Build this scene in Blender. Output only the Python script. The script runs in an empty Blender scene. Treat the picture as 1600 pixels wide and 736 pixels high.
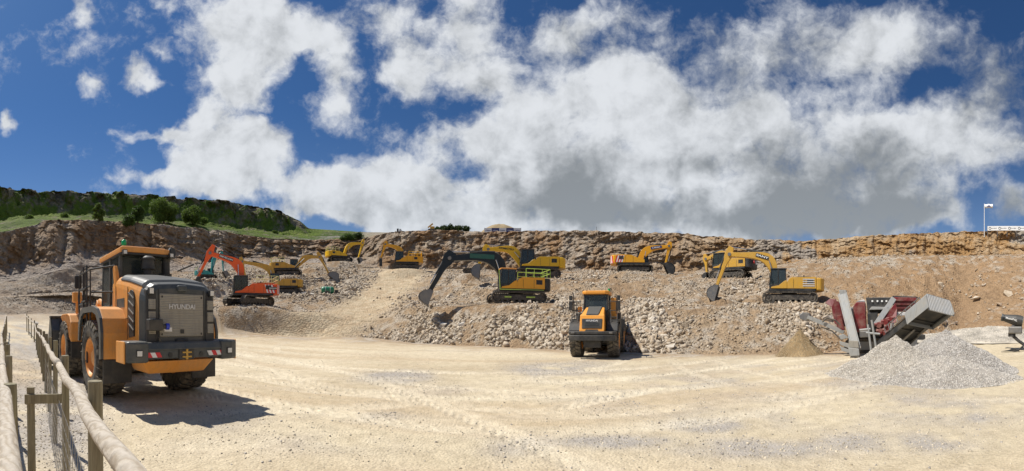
import bpy, bmesh, math, random
import numpy as np
from mathutils import Vector, Matrix
R = math.radians
random.seed(7); RNG = np.random.default_rng(11)
scene = bpy.context.scene
COL = scene.collection

# ------------------------------------------------------------------ camera (cylindrical sweep panorama)
H = 1.8            # eye height
F = 600.0          # photograph pixels per radian
HOR = 505.0        # eye level row of the photograph
SC = 1.09
cam_d = bpy.data.cameras.new('camera'); cam = bpy.data.objects.new('camera', cam_d); COL.objects.link(cam)
cam_d.type = 'PANO'; cam_d.panorama_type = 'CENTRAL_CYLINDRICAL'
cam_d.central_cylindrical_range_u_min = -800 / F; cam_d.central_cylindrical_range_u_max = 800 / F
cam_d.central_cylindrical_range_v_min = -(736 - HOR) / F; cam_d.central_cylindrical_range_v_max = HOR / F
cam_d.central_cylindrical_radius = 1.0
cam_d.clip_start = 0.05; cam_d.clip_end = 3000
cam.location = (0, 0, H); cam.rotation_euler = (R(90), 0, 0)
scene.camera = cam

# ------------------------------------------------------------------ light and exposure
SUN_AZ = math.atan2(-0.985, -0.05); SUN_EL = R(57)
sun_d = bpy.data.lights.new('sun', 'SUN'); sun_d.energy = 5.0; sun_d.angle = R(0.53); sun_d.color = (1.0, 0.95, 0.87)
sun = bpy.data.objects.new('sun', sun_d); COL.objects.link(sun)
_sd = Vector((math.sin(SUN_AZ) * math.cos(SUN_EL), math.cos(SUN_AZ) * math.cos(SUN_EL), math.sin(SUN_EL)))
sun.rotation_euler = _sd.to_track_quat('Z', 'Y').to_euler(); sun.location = _sd * 60
scene.view_settings.view_transform = 'Standard'; scene.view_settings.look = 'None'
scene.view_settings.exposure = 0.12; scene.view_settings.gamma = 1.0
scene.view_settings.use_curve_mapping = False

def build_world():
    w = bpy.data.worlds.new('World'); scene.world = w; w.use_nodes = True
    nt = w.node_tree; nt.nodes.clear(); N = nt.nodes.new; L = nt.links.new
    out = N('ShaderNodeOutputWorld'); bg = N('ShaderNodeBackground'); bg.inputs['Strength'].default_value = 0.1
    L(bg.outputs[0], out.inputs[0])
    sky = N('ShaderNodeTexSky'); sky.sky_type = 'NISHITA'; sky.sun_disc = False
    sky.sun_elevation = SUN_EL; sky.sun_rotation = SUN_AZ % (2 * math.pi)
    sky.air_density = 1.0; sky.dust_density = 0.4; sky.ozone_density = 3.0; sky.altitude = 300
    tc = N('ShaderNodeTexCoord'); sep = N('ShaderNodeSeparateXYZ'); L(tc.outputs['Generated'], sep.inputs[0])
    def M(op, a, b=None, c=None, clamp=False):
        n = N('ShaderNodeMath'); n.operation = op; n.use_clamp = clamp
        for i, v in enumerate((a, b, c)):
            if v is None: continue
            if isinstance(v, (int, float)): n.inputs[i].default_value = v
            else: L(v, n.inputs[i])
        return n.outputs[0]
    az = M('ARCTAN2', sep.outputs[0], sep.outputs[1])
    hz = M('SQRT', M('ADD', M('MULTIPLY', sep.outputs[0], sep.outputs[0]), M('MULTIPLY', sep.outputs[1], sep.outputs[1])))
    tanel = M('DIVIDE', sep.outputs[2], M('MAXIMUM', hz, 0.02))
    u = M('MULTIPLY', az, 6.0); v = M('MULTIPLY', tanel, 6.0)      # hundreds of photograph pixels
    comb = N('ShaderNodeCombineXYZ'); L(u, comb.inputs[0]); L(v, comb.inputs[1])
    def noise(vec, scale, det, rough=0.55, z=0.0, dist=0.0):
        n = N('ShaderNodeTexNoise'); n.inputs['Scale'].default_value = scale; n.inputs['Detail'].default_value = det
        n.inputs['Roughness'].default_value = rough; n.inputs['Distortion'].default_value = dist
        a = N('ShaderNodeVectorMath'); a.operation = 'ADD'; L(vec, a.inputs[0]); a.inputs[1].default_value = (z * 3.1, z * 7.7, z)
        L(a.outputs[0], n.inputs['Vector']); return n
    def warp(vec, scale, amt, det, z):
        n = noise(vec, scale, det, 0.6, z)
        s = N('ShaderNodeVectorMath'); s.operation = 'SUBTRACT'; L(n.outputs['Color'], s.inputs[0]); s.inputs[1].default_value = (.5, .5, .5)
        m = N('ShaderNodeVectorMath'); m.operation = 'SCALE'; L(s.outputs[0], m.inputs[0]); m.inputs['Scale'].default_value = amt
        a = N('ShaderNodeVectorMath'); a.operation = 'ADD'; L(vec, a.inputs[0]); L(m.outputs[0], a.inputs[1]); return a.outputs[0]
    flat = comb.outputs[0]
    wv = warp(flat, 0.9, 1.1, 4, 1.0)
    def blobs(lst, vec):
        acc = None
        for (px, py, rx, ry, rot, wt) in lst:
            mp = N('ShaderNodeMapping'); mp.vector_type = 'TEXTURE'
            mp.inputs['Location'].default_value = ((px - 800) / 100, (HOR - py) / 100, 0)
            mp.inputs['Rotation'].default_value = (0, 0, R(rot)); mp.inputs['Scale'].default_value = (rx / 100, ry / 100, 1)
            L(vec, mp.inputs['Vector'])
            g = N('ShaderNodeTexGradient'); g.gradient_type = 'SPHERICAL'; L(mp.outputs[0], g.inputs[0])
            acc = M('MULTIPLY', g.outputs['Fac'], wt) if acc is None else M('MULTIPLY_ADD', g.outputs['Fac'], wt, acc)
        return acc
    cl = [(375, 50, 110, 105, 0, 1.5), (400, 115, 75, 85, 20, 1.5), (345, 150, 55, 60, 30, .8), (455, 35, 130, 55, -10, .9), (490, 60, 80, 60, -40, .6),
          (213, 133, 42, 32, -30, 1.3), (250, 140, 40, 18, 0, .6), (133, 12, 22, 34, 30, .8), (135, 124, 17, 17, 0, .7), (4, 186, 30, 30, 0, 1.2), (272, 6, 45, 22, 0, .7), (255, 95, 26, 22, 0, .5),
          (345, 235, 115, 66, 0, 1.7), (250, 215, 90, 16, -8, .9), (400, 235, 90, 50, 10, 1.2), (345, 290, 110, 38, 0, 1.2), (245, 278, 80, 14, 0, .7), (310, 185, 45, 30, 40, .8),
          (525, 125, 45, 85, 10, .85), (500, 165, 40, 50, 0, .6),
          (480, 300, 130, 48, 0, 1.3), (600, 300, 150, 72, 0, 1.5), (700, 330, 170, 60, 0, 1.6), (640, 260, 70, 35, 0, .7), (560, 340, 190, 30, 0, 1.0),
          (630, 70, 75, 90, 30, .95), (660, 120, 80, 60, 0, .9), (740, 50, 80, 100, 0, 1.1), (770, 130, 70, 60, 0, 1.0), (590, 30, 50, 45, 0, .5), (690, 215, 110, 45, 0, .8), (760, 215, 90, 50, 0, .7),
          (930, 170, 160, 110, 0, 1.9), (850, 220, 120, 90, 0, 1.4), (1010, 130, 120, 70, 0, 1.1), (900, 300, 280, 100, 0, 2.0), (1080, 240, 190, 120, 0, 1.9), (1250, 260, 260, 130, 0, 2.2),
          (1420, 240, 190, 120, 0, 1.9), (860, 60, 110, 55, 20, .9), (940, 45, 110, 55, 0, .8), (1170, 120, 130, 75, 0, .75), (1150, 60, 90, 60, 0, .5), (1260, 30, 150, 60, 0, .6), (1330, 90, 150, 80, 20, .85),
          (1420, 60, 150, 75, 25, .95), (1540, 90, 130, 60, 0, .55), (1540, 170, 150, 60, 10, .75), (1590, 235, 90, 50, 0, 1.2), (1400, 330, 110, 60, 0, 1.4), (1130, 340, 400, 60, 0, 1.6), (1480, 345, 60, 32, 0, .9), (1595, 325, 52, 45, 0, 1.4),
          (1800, 150, 200, 200, 0, 1.4), (2100, 250, 250, 150, 0, 1.4), (-250, 200, 200, 100, 0, 1.0), (-600, 250, 250, 120, 0, 1.1)]
    D = blobs(cl, wv)
    wv2 = warp(flat, 3.0, .22, 4, 3.0)
    n1 = noise(wv2, 1.25, 10, 0.60, 2.0, 0.15)
    n2 = noise(wv, 4.2, 8, 0.66, 5.0)
    off = N('ShaderNodeVectorMath'); off.operation = 'ADD'; L(wv2, off.inputs[0]); off.inputs[1].default_value = (-.16, .20, 0)
    n1b = noise(off.outputs[0], 1.25, 5, 0.52, 2.0, 0.15)
    off2 = N('ShaderNodeVectorMath'); off2.operation = 'ADD'; L(wv, off2.inputs[0]); off2.inputs[1].default_value = (-.05, .07, 0)
    n2b = noise(off2.outputs[0], 4.2, 4, 0.55, 5.0)
    relief = M('ADD', M('MULTIPLY', M('SUBTRACT', n1b.outputs['Fac'], n1.outputs['Fac']), 2.0), M('MULTIPLY', M('SUBTRACT', n2b.outputs['Fac'], n2.outputs['Fac']), .40))
    dens = M('ADD', M('MULTIPLY', M('MINIMUM', D, 1.15), 1.0), M('ADD', M('MULTIPLY', M('SUBTRACT', n1.outputs['Fac'], 0.5), 2.05), M('MULTIPLY', M('SUBTRACT', n2.outputs['Fac'], 0.5), .75)))
    def sstep(x, a, b):
        m = N('ShaderNodeMapRange'); m.interpolation_type = 'SMOOTHSTEP'; L(x, m.inputs['Value'])
        m.inputs['From Min'].default_value = a; m.inputs['From Max'].default_value = b; return m.outputs['Result']
    alpha = sstep(M('MULTIPLY', dens, M('MULTIPLY_ADD', M('MAXIMUM', M('MINIMUM', u, 8.0), -8.0), -.028, 1.12)), 0.10, 1.15)
    gr = [(900, 285, 150, 85, 0, 1.0), (830, 310, 130, 40, 0, .6), (980, 335, 190, 40, 0, 1.0), (1240, 300, 110, 100, 0, 1.3), (1180, 335, 170, 50, 0, .9), (1375, 285, 100, 95, 0, 1.2), (1340, 345, 200, 50, 0, 1.3),
          (1080, 255, 170, 35, 0, .5), (1320, 215, 120, 40, 0, .4), (1450, 330, 60, 50, 0, .6), (1540, 130, 150, 90, 0, .8), (1150, 90, 150, 90, 0, .55), (1500, 300, 60, 40, 0, .4), (1590, 340, 60, 40, 0, .7),
          (700, 100, 120, 60, 0, .35), (620, 330, 150, 40, 0, .3), (900, 75, 140, 60, 0, .45), (1580, 60, 150, 90, 0, .6), (1290, 60, 120, 90, 0, .35), (450, 330, 90, 30, 0, .3), (1800, 250, 300, 200, 0, 1.0)]
    G = blobs(gr, wv)
    n3 = noise(flat, 1.7, 7, 0.55, 9.0, 0.5)
    shade = M('ADD', M('ADD', M('MULTIPLY', G, 1.3), relief), M('MULTIPLY', M('SUBTRACT', n3.outputs['Fac'], 0.5), 1.9))
    grey = sstep(shade, -0.40, 1.40)
    mixc = N('ShaderNodeMix'); mixc.data_type = 'RGBA'; L(grey, mixc.inputs['Factor'])
    mixc.inputs['A'].default_value = (6.9, 7.15, 7.5, 1); mixc.inputs['B'].default_value = (2.3, 2.5, 2.7, 1)
    # the sky itself, a little deeper than the model gives
    hs = N('ShaderNodeHueSaturation'); hs.inputs['Saturation'].default_value = 1.0; hs.inputs['Value'].default_value = 1.0; L(sky.outputs[0], hs.inputs['Color'])
    tint = N('ShaderNodeMix'); tint.data_type = 'RGBA'; tint.blend_type = 'MULTIPLY'; tint.inputs['Factor'].default_value = 1.0
    L(hs.outputs[0], tint.inputs['A']); tint.inputs['B'].default_value = SKY_TINT
    fin = N('ShaderNodeMix'); fin.data_type = 'RGBA'; L(alpha, fin.inputs['Factor']); L(tint.outputs['Result'], fin.inputs['A']); L(mixc.outputs['Result'], fin.inputs['B'])
    hzf = M('MULTIPLY', M('POWER', M('SUBTRACT', 1.0, M('MINIMUM', M('MAXIMUM', M('DIVIDE', tanel, .62), 0.0), 1.0)), 2.2), .42)
    fh = N('ShaderNodeMix'); fh.data_type = 'RGBA'; L(hzf, fh.inputs['Factor']); L(fin.outputs['Result'], fh.inputs['A']); fh.inputs['B'].default_value = (5.0, 5.9, 6.9, 1)
    L(fh.outputs['Result'], bg.inputs['Color'])
    w.cycles.sampling_method = 'MANUAL'; w.cycles.sample_map_resolution = 512
SKY_TINT = (0.30, 0.50, 0.70, 1)
build_world()

# ------------------------------------------------------------------ projection helpers (real points at real distances)
def at(px, py, d):
    """the point at horizontal distance d (m) seen in the photograph at (px, py)"""
    a = (px - 800) / F
    return Vector((d * math.sin(a), d * math.cos(a), H + (HOR - py) / F * d))
def seen(x, y, z):
    r = np.hypot(x, y); return 800 + F * np.arctan2(x, y), HOR - (z - H) / np.maximum(r, 1e-3) * F

# ------------------------------------------------------------------ materials
def newmat(name):
    m = bpy.data.materials.new(name); m.use_nodes = True
    nt = m.node_tree; b = nt.nodes['Principled BSDF']
    return m, nt, b
def tex_noise(nt, vec, scale, det=5, rough=.6):
    n = nt.nodes.new('ShaderNodeTexNoise'); n.inputs['Scale'].default_value = scale; n.inputs['Detail'].default_value = det; n.inputs['Roughness'].default_value = rough
    if vec is not None: nt.links.new(vec, n.inputs['Vector'])
    return n.outputs['Fac']
def ramp(nt, fac, stops):
    r = nt.nodes.new('ShaderNodeValToRGB'); e = r.color_ramp.elements
    e[0].position, e[0].color = stops[0][0], tuple(stops[0][1]) + (1,) if len(stops[0][1]) == 3 else stops[0][1]
    e[1].position, e[1].color = stops[-1][0], tuple(stops[-1][1]) + (1,)
    for p, c in stops[1:-1]:
        k = e.new(p); k.color = tuple(c) + (1,)
    nt.links.new(fac, r.inputs[0]); return r.outputs[0]
def mixrgb(nt, f, a, b, mode='MIX'):
    m = nt.nodes.new('ShaderNodeMix'); m.data_type = 'RGBA'; m.blend_type = mode
    for i, v in (('Factor', f), ('A', a), ('B', b)):
        if isinstance(v, (int, float)): m.inputs[i].default_value = v
        elif isinstance(v, tuple): m.inputs[i].default_value = v if len(v) == 4 else v + (1,)
        else: nt.links.new(v, m.inputs[i])
    return m.outputs['Result']
def bump(nt, b, h, strength, dist):
    n = nt.nodes.new('ShaderNodeBump'); n.inputs['Strength'].default_value = strength; n.inputs['Distance'].default_value = dist
    nt.links.new(h, n.inputs['Height']); nt.links.new(n.outputs[0], b.inputs['Normal']); return n
DUST = (0.42, 0.36, 0.27)
def paint(name, rgb, rough=.45, dust=.35, metal=0.0, scale=2.2, bmp=.0):
    m, nt, b = newmat(name)
    tc = nt.nodes.new('ShaderNodeTexCoord')
    n1 = tex_noise(nt, tc.outputs['Object'], scale, 8, .68); n2 = tex_noise(nt, tc.outputs['Object'], scale * 9, 4, .6)
    f = ramp(nt, n1, [(.42, (0, 0, 0)), (.75, (dust, dust, dust))])
    c1 = mixrgb(nt, n2, tuple(v * .86 for v in rgb), tuple(min(1, v * 1.12) for v in rgb))
    # dry dust that has settled on faces turned to the sky
    geo = nt.nodes.new('ShaderNodeNewGeometry'); sp = nt.nodes.new('ShaderNodeSeparateXYZ'); nt.links.new(geo.outputs['Normal'], sp.inputs[0])
    mr = nt.nodes.new('ShaderNodeMapRange'); mr.inputs['From Min'].default_value = .35; mr.inputs['From Max'].default_value = 1.0; mr.inputs['To Max'].default_value = dust * .8
    nt.links.new(sp.outputs[2], mr.inputs['Value'])
    mx = nt.nodes.new('ShaderNodeMath'); mx.operation = 'MAXIMUM'; nt.links.new(mr.outputs[0], mx.inputs[1])
    s = nt.nodes.new('ShaderNodeSeparateColor'); nt.links.new(f, s.inputs[0]); nt.links.new(s.outputs[0], mx.inputs[0])
    mp = nt.nodes.new('ShaderNodeMapping'); mp.inputs['Scale'].default_value = (7, 7, .9); nt.links.new(tc.outputs['Object'], mp.inputs[0])
    n3 = tex_noise(nt, mp.outputs[0], 1.3, 6, .7); gm_ = ramp(nt, n3, [(.50, (0, 0, 0)), (.72, (min(1, dust * 1.3),) * 3)])   # run marks and grime
    c1 = mixrgb(nt, gm_, c1, tuple(.45 * v + .03 for v in rgb))
    nt.links.new(mixrgb(nt, mx.outputs[0], c1, DUST), b.inputs['Base Color'])
    rr = nt.nodes.new('ShaderNodeMath'); rr.operation = 'MULTIPLY_ADD'; nt.links.new(mx.outputs[0], rr.inputs[0]); rr.inputs[1].default_value = .5; rr.inputs[2].default_value = rough; rr.use_clamp = True
    nt.links.new(rr.outputs[0], b.inputs['Roughness']); b.inputs['Metallic'].default_value = metal
    if bmp: bump(nt, b, n2, bmp, .01)
    return m
def glassmat(name, rgb=(.03, .04, .045)):
    m, nt, b = newmat(name); b.inputs['Base Color'].default_value = (.07, .09, .095, 1); b.inputs['Roughness'].default_value = .08
    b.inputs['Specular IOR Level'].default_value = .7
    tr = nt.nodes.new('ShaderNodeBsdfTransparent'); tr.inputs[0].default_value = (.55, .62, .62, 1)
    mx = nt.nodes.new('ShaderNodeMixShader'); mx.inputs[0].default_value = .5
    nt.links.new(tr.outputs[0], mx.inputs[1]); nt.links.new(b.outputs[0], mx.inputs[2])
    nt.links.new(mx.outputs[0], nt.nodes['Material Output'].inputs[0]); return m
MT = {}
MT['hy_orange'] = paint('hy_orange', (.82, .35, .07), .40, .30)
MT['dv_orange'] = paint('dv_orange', (.86, .11, .008), .40, .10)
MT['cat'] = paint('cat', (.64, .36, .04), .45, .22)
MT['kom'] = paint('kom', (.88, .52, .01), .40, .08)
MT['amber'] = paint('amber', (.86, .41, .008), .40, .08)
MT['truck_orange'] = paint('truck_orange', (.87, .365, .045), .40, .12)
MT['vivid'] = paint('vivid', (.92, .42, .025), .38, .05)
MT['teal'] = paint('teal', (.02, .32, .31), .40, .2)
MT['darkgreen'] = paint('darkgreen', (.007, .011, .011), .3, .04)
MT['greenpaint'] = paint('greenpaint', (.01, .20, .10), .35, .2)
MT['hood_grey'] = paint('hood_grey', (.055, .066, .072), .38, .22)
MT['black'] = paint('black', (.022, .024, .026), .5, .16)
MT['rubber'] = paint('rubber', (.035, .034, .033), .85, .6, scale=3.0, bmp=.3)
MT['tread'] = paint('tread', (.045, .043, .04), .85, .75, scale=4.0, bmp=.3)
MT['trackmetal'] = paint('trackmetal', (.055, .05, .045), .6, .55, metal=.3, scale=3)
MT['steel'] = paint('steel', (.33, .34, .335), .55, .5, metal=.15)
MT['worn'] = paint('worn', (.20, .20, .20), .42, .4, metal=.5)
MT['chrome'] = paint('chrome', (.6, .6, .6), .2, .1, metal=.9)
MT['red'] = paint('red', (.17, .012, .014), .45, .42)
MT['darkred'] = paint('darkred', (.14, .012, .016), .5, .35)
MT['grille'] = paint('grille', (.32, .30, .255), .7, .4, scale=1.2)
_nt = MT['grille'].node_tree; _w = _nt.nodes.new('ShaderNodeTexWave'); _w.bands_direction = 'Z'; _w.inputs['Scale'].default_value = 9; _tc = _nt.nodes.new('ShaderNodeTexCoord'); _nt.links.new(_tc.outputs['Object'], _w.inputs[0]); bump(_nt, _nt.nodes['Principled BSDF'], _w.outputs['Fac'], .7, .012)
def leafmat(c):
    m, nt, b = newmat('leaf'); tc = nt.nodes.new('ShaderNodeTexCoord'); n = tex_noise(nt, tc.outputs['Object'], 1.3, 4); c_ = ramp(nt, n, [(.35, tuple(v * .7 for v in c)), (.65, tuple(v * 1.3 for v in c))]); nt.links.new(c_, b.inputs['Base Color']); b.inputs['Roughness'].default_value = .6
    t = nt.nodes.new('ShaderNodeBsdfTranslucent'); nt.links.new(c_, t.inputs[0]); mx = nt.nodes.new('ShaderNodeMixShader'); mx.inputs[0].default_value = .45; nt.links.new(b.outputs[0], mx.inputs[1]); nt.links.new(t.outputs[0], mx.inputs[2]); nt.links.new(mx.outputs[0], nt.nodes['Material Output'].inputs[0]); return m
MT['signgreen'] = paint('signgreen', (.02, .11, .08), .4, .1)
MT['palegreen'] = paint('palegreen', (.12, .30, .24), .4, .1)
MT['white'] = paint('white', (.80, .80, .78), .5, .15)
MT['red_mark'] = paint('red_mark', (.65, .03, .04), .45, .1)
MT['lime'] = paint('lime', (.50, .70, .12), .5, .15)
MT['cream_rail'] = paint('cream_rail', (.72, .74, .36), .5, .1)
MT['blue'] = paint('blue', (.02, .03, .16), .5, .1)
MT['lamp'] = paint('lamp', (.75, .75, .72), .15, .05)
MT['beacon'] = paint('beacon', (.01, .35, .12), .2, 0)
MT['seat'] = paint('seat', (.05, .05, .05), .8, .1)
MT['glass'] = glassmat('glass')
MT['bluecap'] = paint('bluecap', (.02, .05, .5), .4, .1)
MT['lightgrey'] = paint('lightgrey', (.60, .60, .60), .5, .2)

# ------------------------------------------------------------------ mesh builder
class MB:
    def __init__(s): s.v = []; s.f = []; s.M = Matrix()
    def add(s, vs, fs):
        o = len(s.v); s.v += [tuple(s.M @ Vector(p)) for p in vs]; s.f += [tuple(i + o for i in f) for f in fs]; return s
    def box(s, lo, hi):
        (a, b, c), (d, e, g) = lo, hi
        return s.add([(a, b, c), (d, b, c), (d, e, c), (a, e, c), (a, b, g), (d, b, g), (d, e, g), (a, e, g)],
                     [(0, 3, 2, 1), (4, 5, 6, 7), (0, 1, 5, 4), (1, 2, 6, 5), (2, 3, 7, 6), (3, 0, 4, 7)])
    def prism(s, poly, y0, y1):
        """poly in the x-z plane, extruded along y"""
        n = len(poly); vs = [(x, y0, z) for x, z in poly] + [(x, y1, z) for x, z in poly]
        ar = sum(poly[i][0] * poly[(i + 1) % n][1] - poly[(i + 1) % n][0] * poly[i][1] for i in range(n))
        flip = (ar < 0) != (y1 < y0)
        fs = [tuple(range(n)), tuple(range(2 * n - 1, n - 1, -1))] + [(i + n, (i + 1) % n + n, (i + 1) % n, i) for i in range(n)]
        if flip: fs = [f[::-1] for f in fs]
        return s.add(vs, fs)
    def plan(s, poly, z0, z1):
        """poly in the x-y plane, extruded along z"""
        n = len(poly); vs = [(x, y, z0) for x, y in poly] + [(x, y, z1) for x, y in poly]
        ar = sum(poly[i][0] * poly[(i + 1) % n][1] - poly[(i + 1) % n][0] * poly[i][1] for i in range(n))
        fs = [tuple(range(n - 1, -1, -1)), tuple(range(n, 2 * n))] + [(i, (i + 1) % n, (i + 1) % n + n, i + n) for i in range(n)]
        if ar < 0: fs = [f[::-1] for f in fs]
        return s.add(vs, fs)
    def cyl(s, p0, p1, r0, r1=None, n=14):
        r1 = r0 if r1 is None else r1; p0 = Vector(p0); p1 = Vector(p1); d = p1 - p0
        q = d.to_track_quat('Z', 'Y').to_matrix(); X = q @ Vector((1, 0, 0)); Y = q @ Vector((0, 1, 0)); vs = []
        for p, r in ((p0, r0), (p1, r1)):
            for i in range(n):
                a = 2 * math.pi * i / n; vs.append(p + X * r * math.cos(a) + Y * r * math.sin(a))
        return s.add(vs, [tuple(range(n - 1, -1, -1)), tuple(range(n, 2 * n))] + [(i, (i + 1) % n, (i + 1) % n + n, i + n) for i in range(n)])
    def tube(s, pts, r, n=8):
        for a, b in zip(pts[:-1], pts[1:]): s.cyl(a, b, r, r, n)
        return s
    def lathe(s, prof, c, axis='y', n=28, arc=None):
        """prof: (radius, offset along axis) rows"""
        vs = []; m = len(prof)
        for i in range(n):
            a = 2 * math.pi * i / n
            for r, o in prof:
                p = {'y': (r * math.cos(a), o, r * math.sin(a)), 'z': (r * math.cos(a), r * math.sin(a), o), 'x': (o, r * math.cos(a), r * math.sin(a))}[axis]
                vs.append((c[0] + p[0], c[1] + p[1], c[2] + p[2]))
        fs = [(i * m + j, i * m + j + 1, ((i + 1) % n) * m + j + 1, ((i + 1) % n) * m + j) for i in range(n) for j in range(m - 1)]
        return s.add(vs, fs)
    def strip(s, line, hh, y0, y1):
        """beam in the x-z plane along line with half depths hh"""
        P = [Vector((a[0], a[1])) for a in line]; up = []; dn = []
        for i, p in enumerate(P):
            t = (P[min(i + 1, len(P) - 1)] - P[max(i - 1, 0)]).normalized(); nn = Vector((-t.y, t.x))
            up.append(tuple(p + nn * hh[i])); dn.append(tuple(p - nn * hh[i]))
        return s.prism(up + dn[::-1], y0, y1)
    def build(s, name, mat, parent=None, bevel=0, smooth=False, seg=2):
        me = bpy.data.meshes.new(name); me.from_pydata(s.v, [], s.f)
        me.materials.append(MT[mat] if isinstance(mat, str) else mat)
        bm = bmesh.new(); bm.from_mesh(me)
        bmesh.ops.recalc_face_normals(bm, faces=bm.faces); bm.to_mesh(me); bm.free()
        o = bpy.data.objects.new(name, me); COL.objects.link(o)
        if parent is not None: o.parent = parent
        if smooth:
            for p in me.polygons: p.use_smooth = True
        if bevel:
            b = o.modifiers.new('edge', 'BEVEL'); b.width = bevel; b.segments = seg; b.limit_method = 'ANGLE'; b.angle_limit = R(35); b.harden_normals = False
        return o
def smooth_line(pts, n=8):
    """Catmull-Rom through 2D/3D points"""
    P = [Vector(p) for p in pts]; P = [P[0] * 2 - P[1]] + P + [P[-1] * 2 - P[-2]]; out = []
    for i in range(1, len(P) - 2):
        for k in range(n):
            t = k / n; a, b, c, d = P[i - 1], P[i], P[i + 1], P[i + 2]
            out.append(tuple(.5 * ((2 * b) + (c - a) * t + (2 * a - 5 * b + 4 * c - d) * t * t + (3 * b - a - 3 * c + d) * t ** 3)))
    out.append(tuple(P[-2])); return out
def tag(o, label=None, cat=None, group=None, kind=None):
    if label: o['label'] = label
    if cat: o['category'] = cat
    if group: o['group'] = group
    if kind: o['kind'] = kind
    return o
def empty(name, loc, rz=0, label=None, cat=None, group=None):
    o = bpy.data.objects.new(name, None); COL.objects.link(o); o.empty_display_size = .5
    o.location = loc; o.rotation_euler = (0, 0, rz); return tag(o, label, cat, group)
def lettering(body, size, M, mat, parent, name='lettering', ext=.006, sx=1.0, bold=0.0):
    c = bpy.data.curves.new('t', 'FONT'); c.body = body; c.size = size; c.align_x = 'CENTER'; c.align_y = 'CENTER'; c.extrude = ext; c.offset = bold
    t = bpy.data.objects.new('t', c); COL.objects.link(t); bpy.context.view_layer.update()
    me = bpy.data.meshes.new_from_object(t.evaluated_get(bpy.context.evaluated_depsgraph_get()))
    bpy.data.objects.remove(t)
    me.transform(M @ Matrix.Diagonal((sx, 1, 1, 1))); me.materials.clear(); me.materials.append(MT[mat])
    o = bpy.data.objects.new(name, me); COL.objects.link(o); o.parent = parent; return o
def face_matrix(p, right, up):
    r = Vector(right).normalized(); u = Vector(up).normalized(); n = r.cross(u)
    return Matrix(((r.x, u.x, n.x, p[0]), (r.y, u.y, n.y, p[1]), (r.z, u.z, n.z, p[2]), (0, 0, 0, 1)))
def heading(px, phi):
    """world angle of a direction at column px: 0 = to the right as seen, 90 = away from the viewer"""
    a = (px - 800) / F; r = Vector((math.cos(a), -math.sin(a))); w = Vector((math.sin(a), math.cos(a)))
    v = r * math.cos(R(phi)) + w * math.sin(R(phi)); return math.atan2(v.y, v.x)
# ------------------------------------------------------------------ terrain
def hash3(i, j, k, s):
    n = (i.astype(np.int64) * 374761393 + j.astype(np.int64) * 668265263 + k.astype(np.int64) * 2147483647 + s * 974634777) & 0xFFFFFFFF
    n = ((n ^ (n >> 13)) * 1274126177) & 0xFFFFFFFF; n = n ^ (n >> 16)
    return (n & 0xFFFF) / 65535.0
def vnoise(x, y, z, s=0):
    i, j, k = np.floor(x), np.floor(y), np.floor(z); fx, fy, fz = x - i, y - j, z - k
    fx = fx * fx * (3 - 2 * fx); fy = fy * fy * (3 - 2 * fy); fz = fz * fz * (3 - 2 * fz); out = 0
    for a in (0, 1):
        for b in (0, 1):
            for c in (0, 1):
                w = (fx if a else 1 - fx) * (fy if b else 1 - fy) * (fz if c else 1 - fz)
                out = out + w * hash3(i + a, j + b, k + c, s)
    return out * 2 - 1
def fbm(x, y, z, oct=5, s=0, g=.5):
    o = 0; a = 1.0; f = 1.0
    for q in range(oct):
        o = o + a * vnoise(x * f + 13.1 * q, y * f + 7.7 * q, z * f, s + q); a *= g; f *= 2.03
    return o
def ridged(x, y, z, oct=5, s=0):
    o = 0; a = 1.0; f = 1.0
    for q in range(oct):
        o = o + a * (1 - 2 * np.abs(vnoise(x * f, y * f, z * f, s + q))); a *= .5; f *= 2.1
    return o
def worley(x, y, z, s=0):
    i, j, k = np.floor(x), np.floor(y), np.floor(z); best = np.full(x.shape, 9.0); cid = np.zeros(x.shape)
    for a in (-1, 0, 1):
        for b in (-1, 0, 1):
            for c in (-1, 0, 1):
                I, J, K = i + a, j + b, k + c
                d = (I + hash3(I, J, K, s) - x) ** 2 + (J + hash3(I, J, K, s + 1) - y) ** 2 + (K + hash3(I, J, K, s + 2) - z) ** 2
                m = d < best; best = np.where(m, d, best); cid = np.where(m, hash3(I, J, K, s + 3), cid)
    return np.sqrt(best), cid
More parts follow.
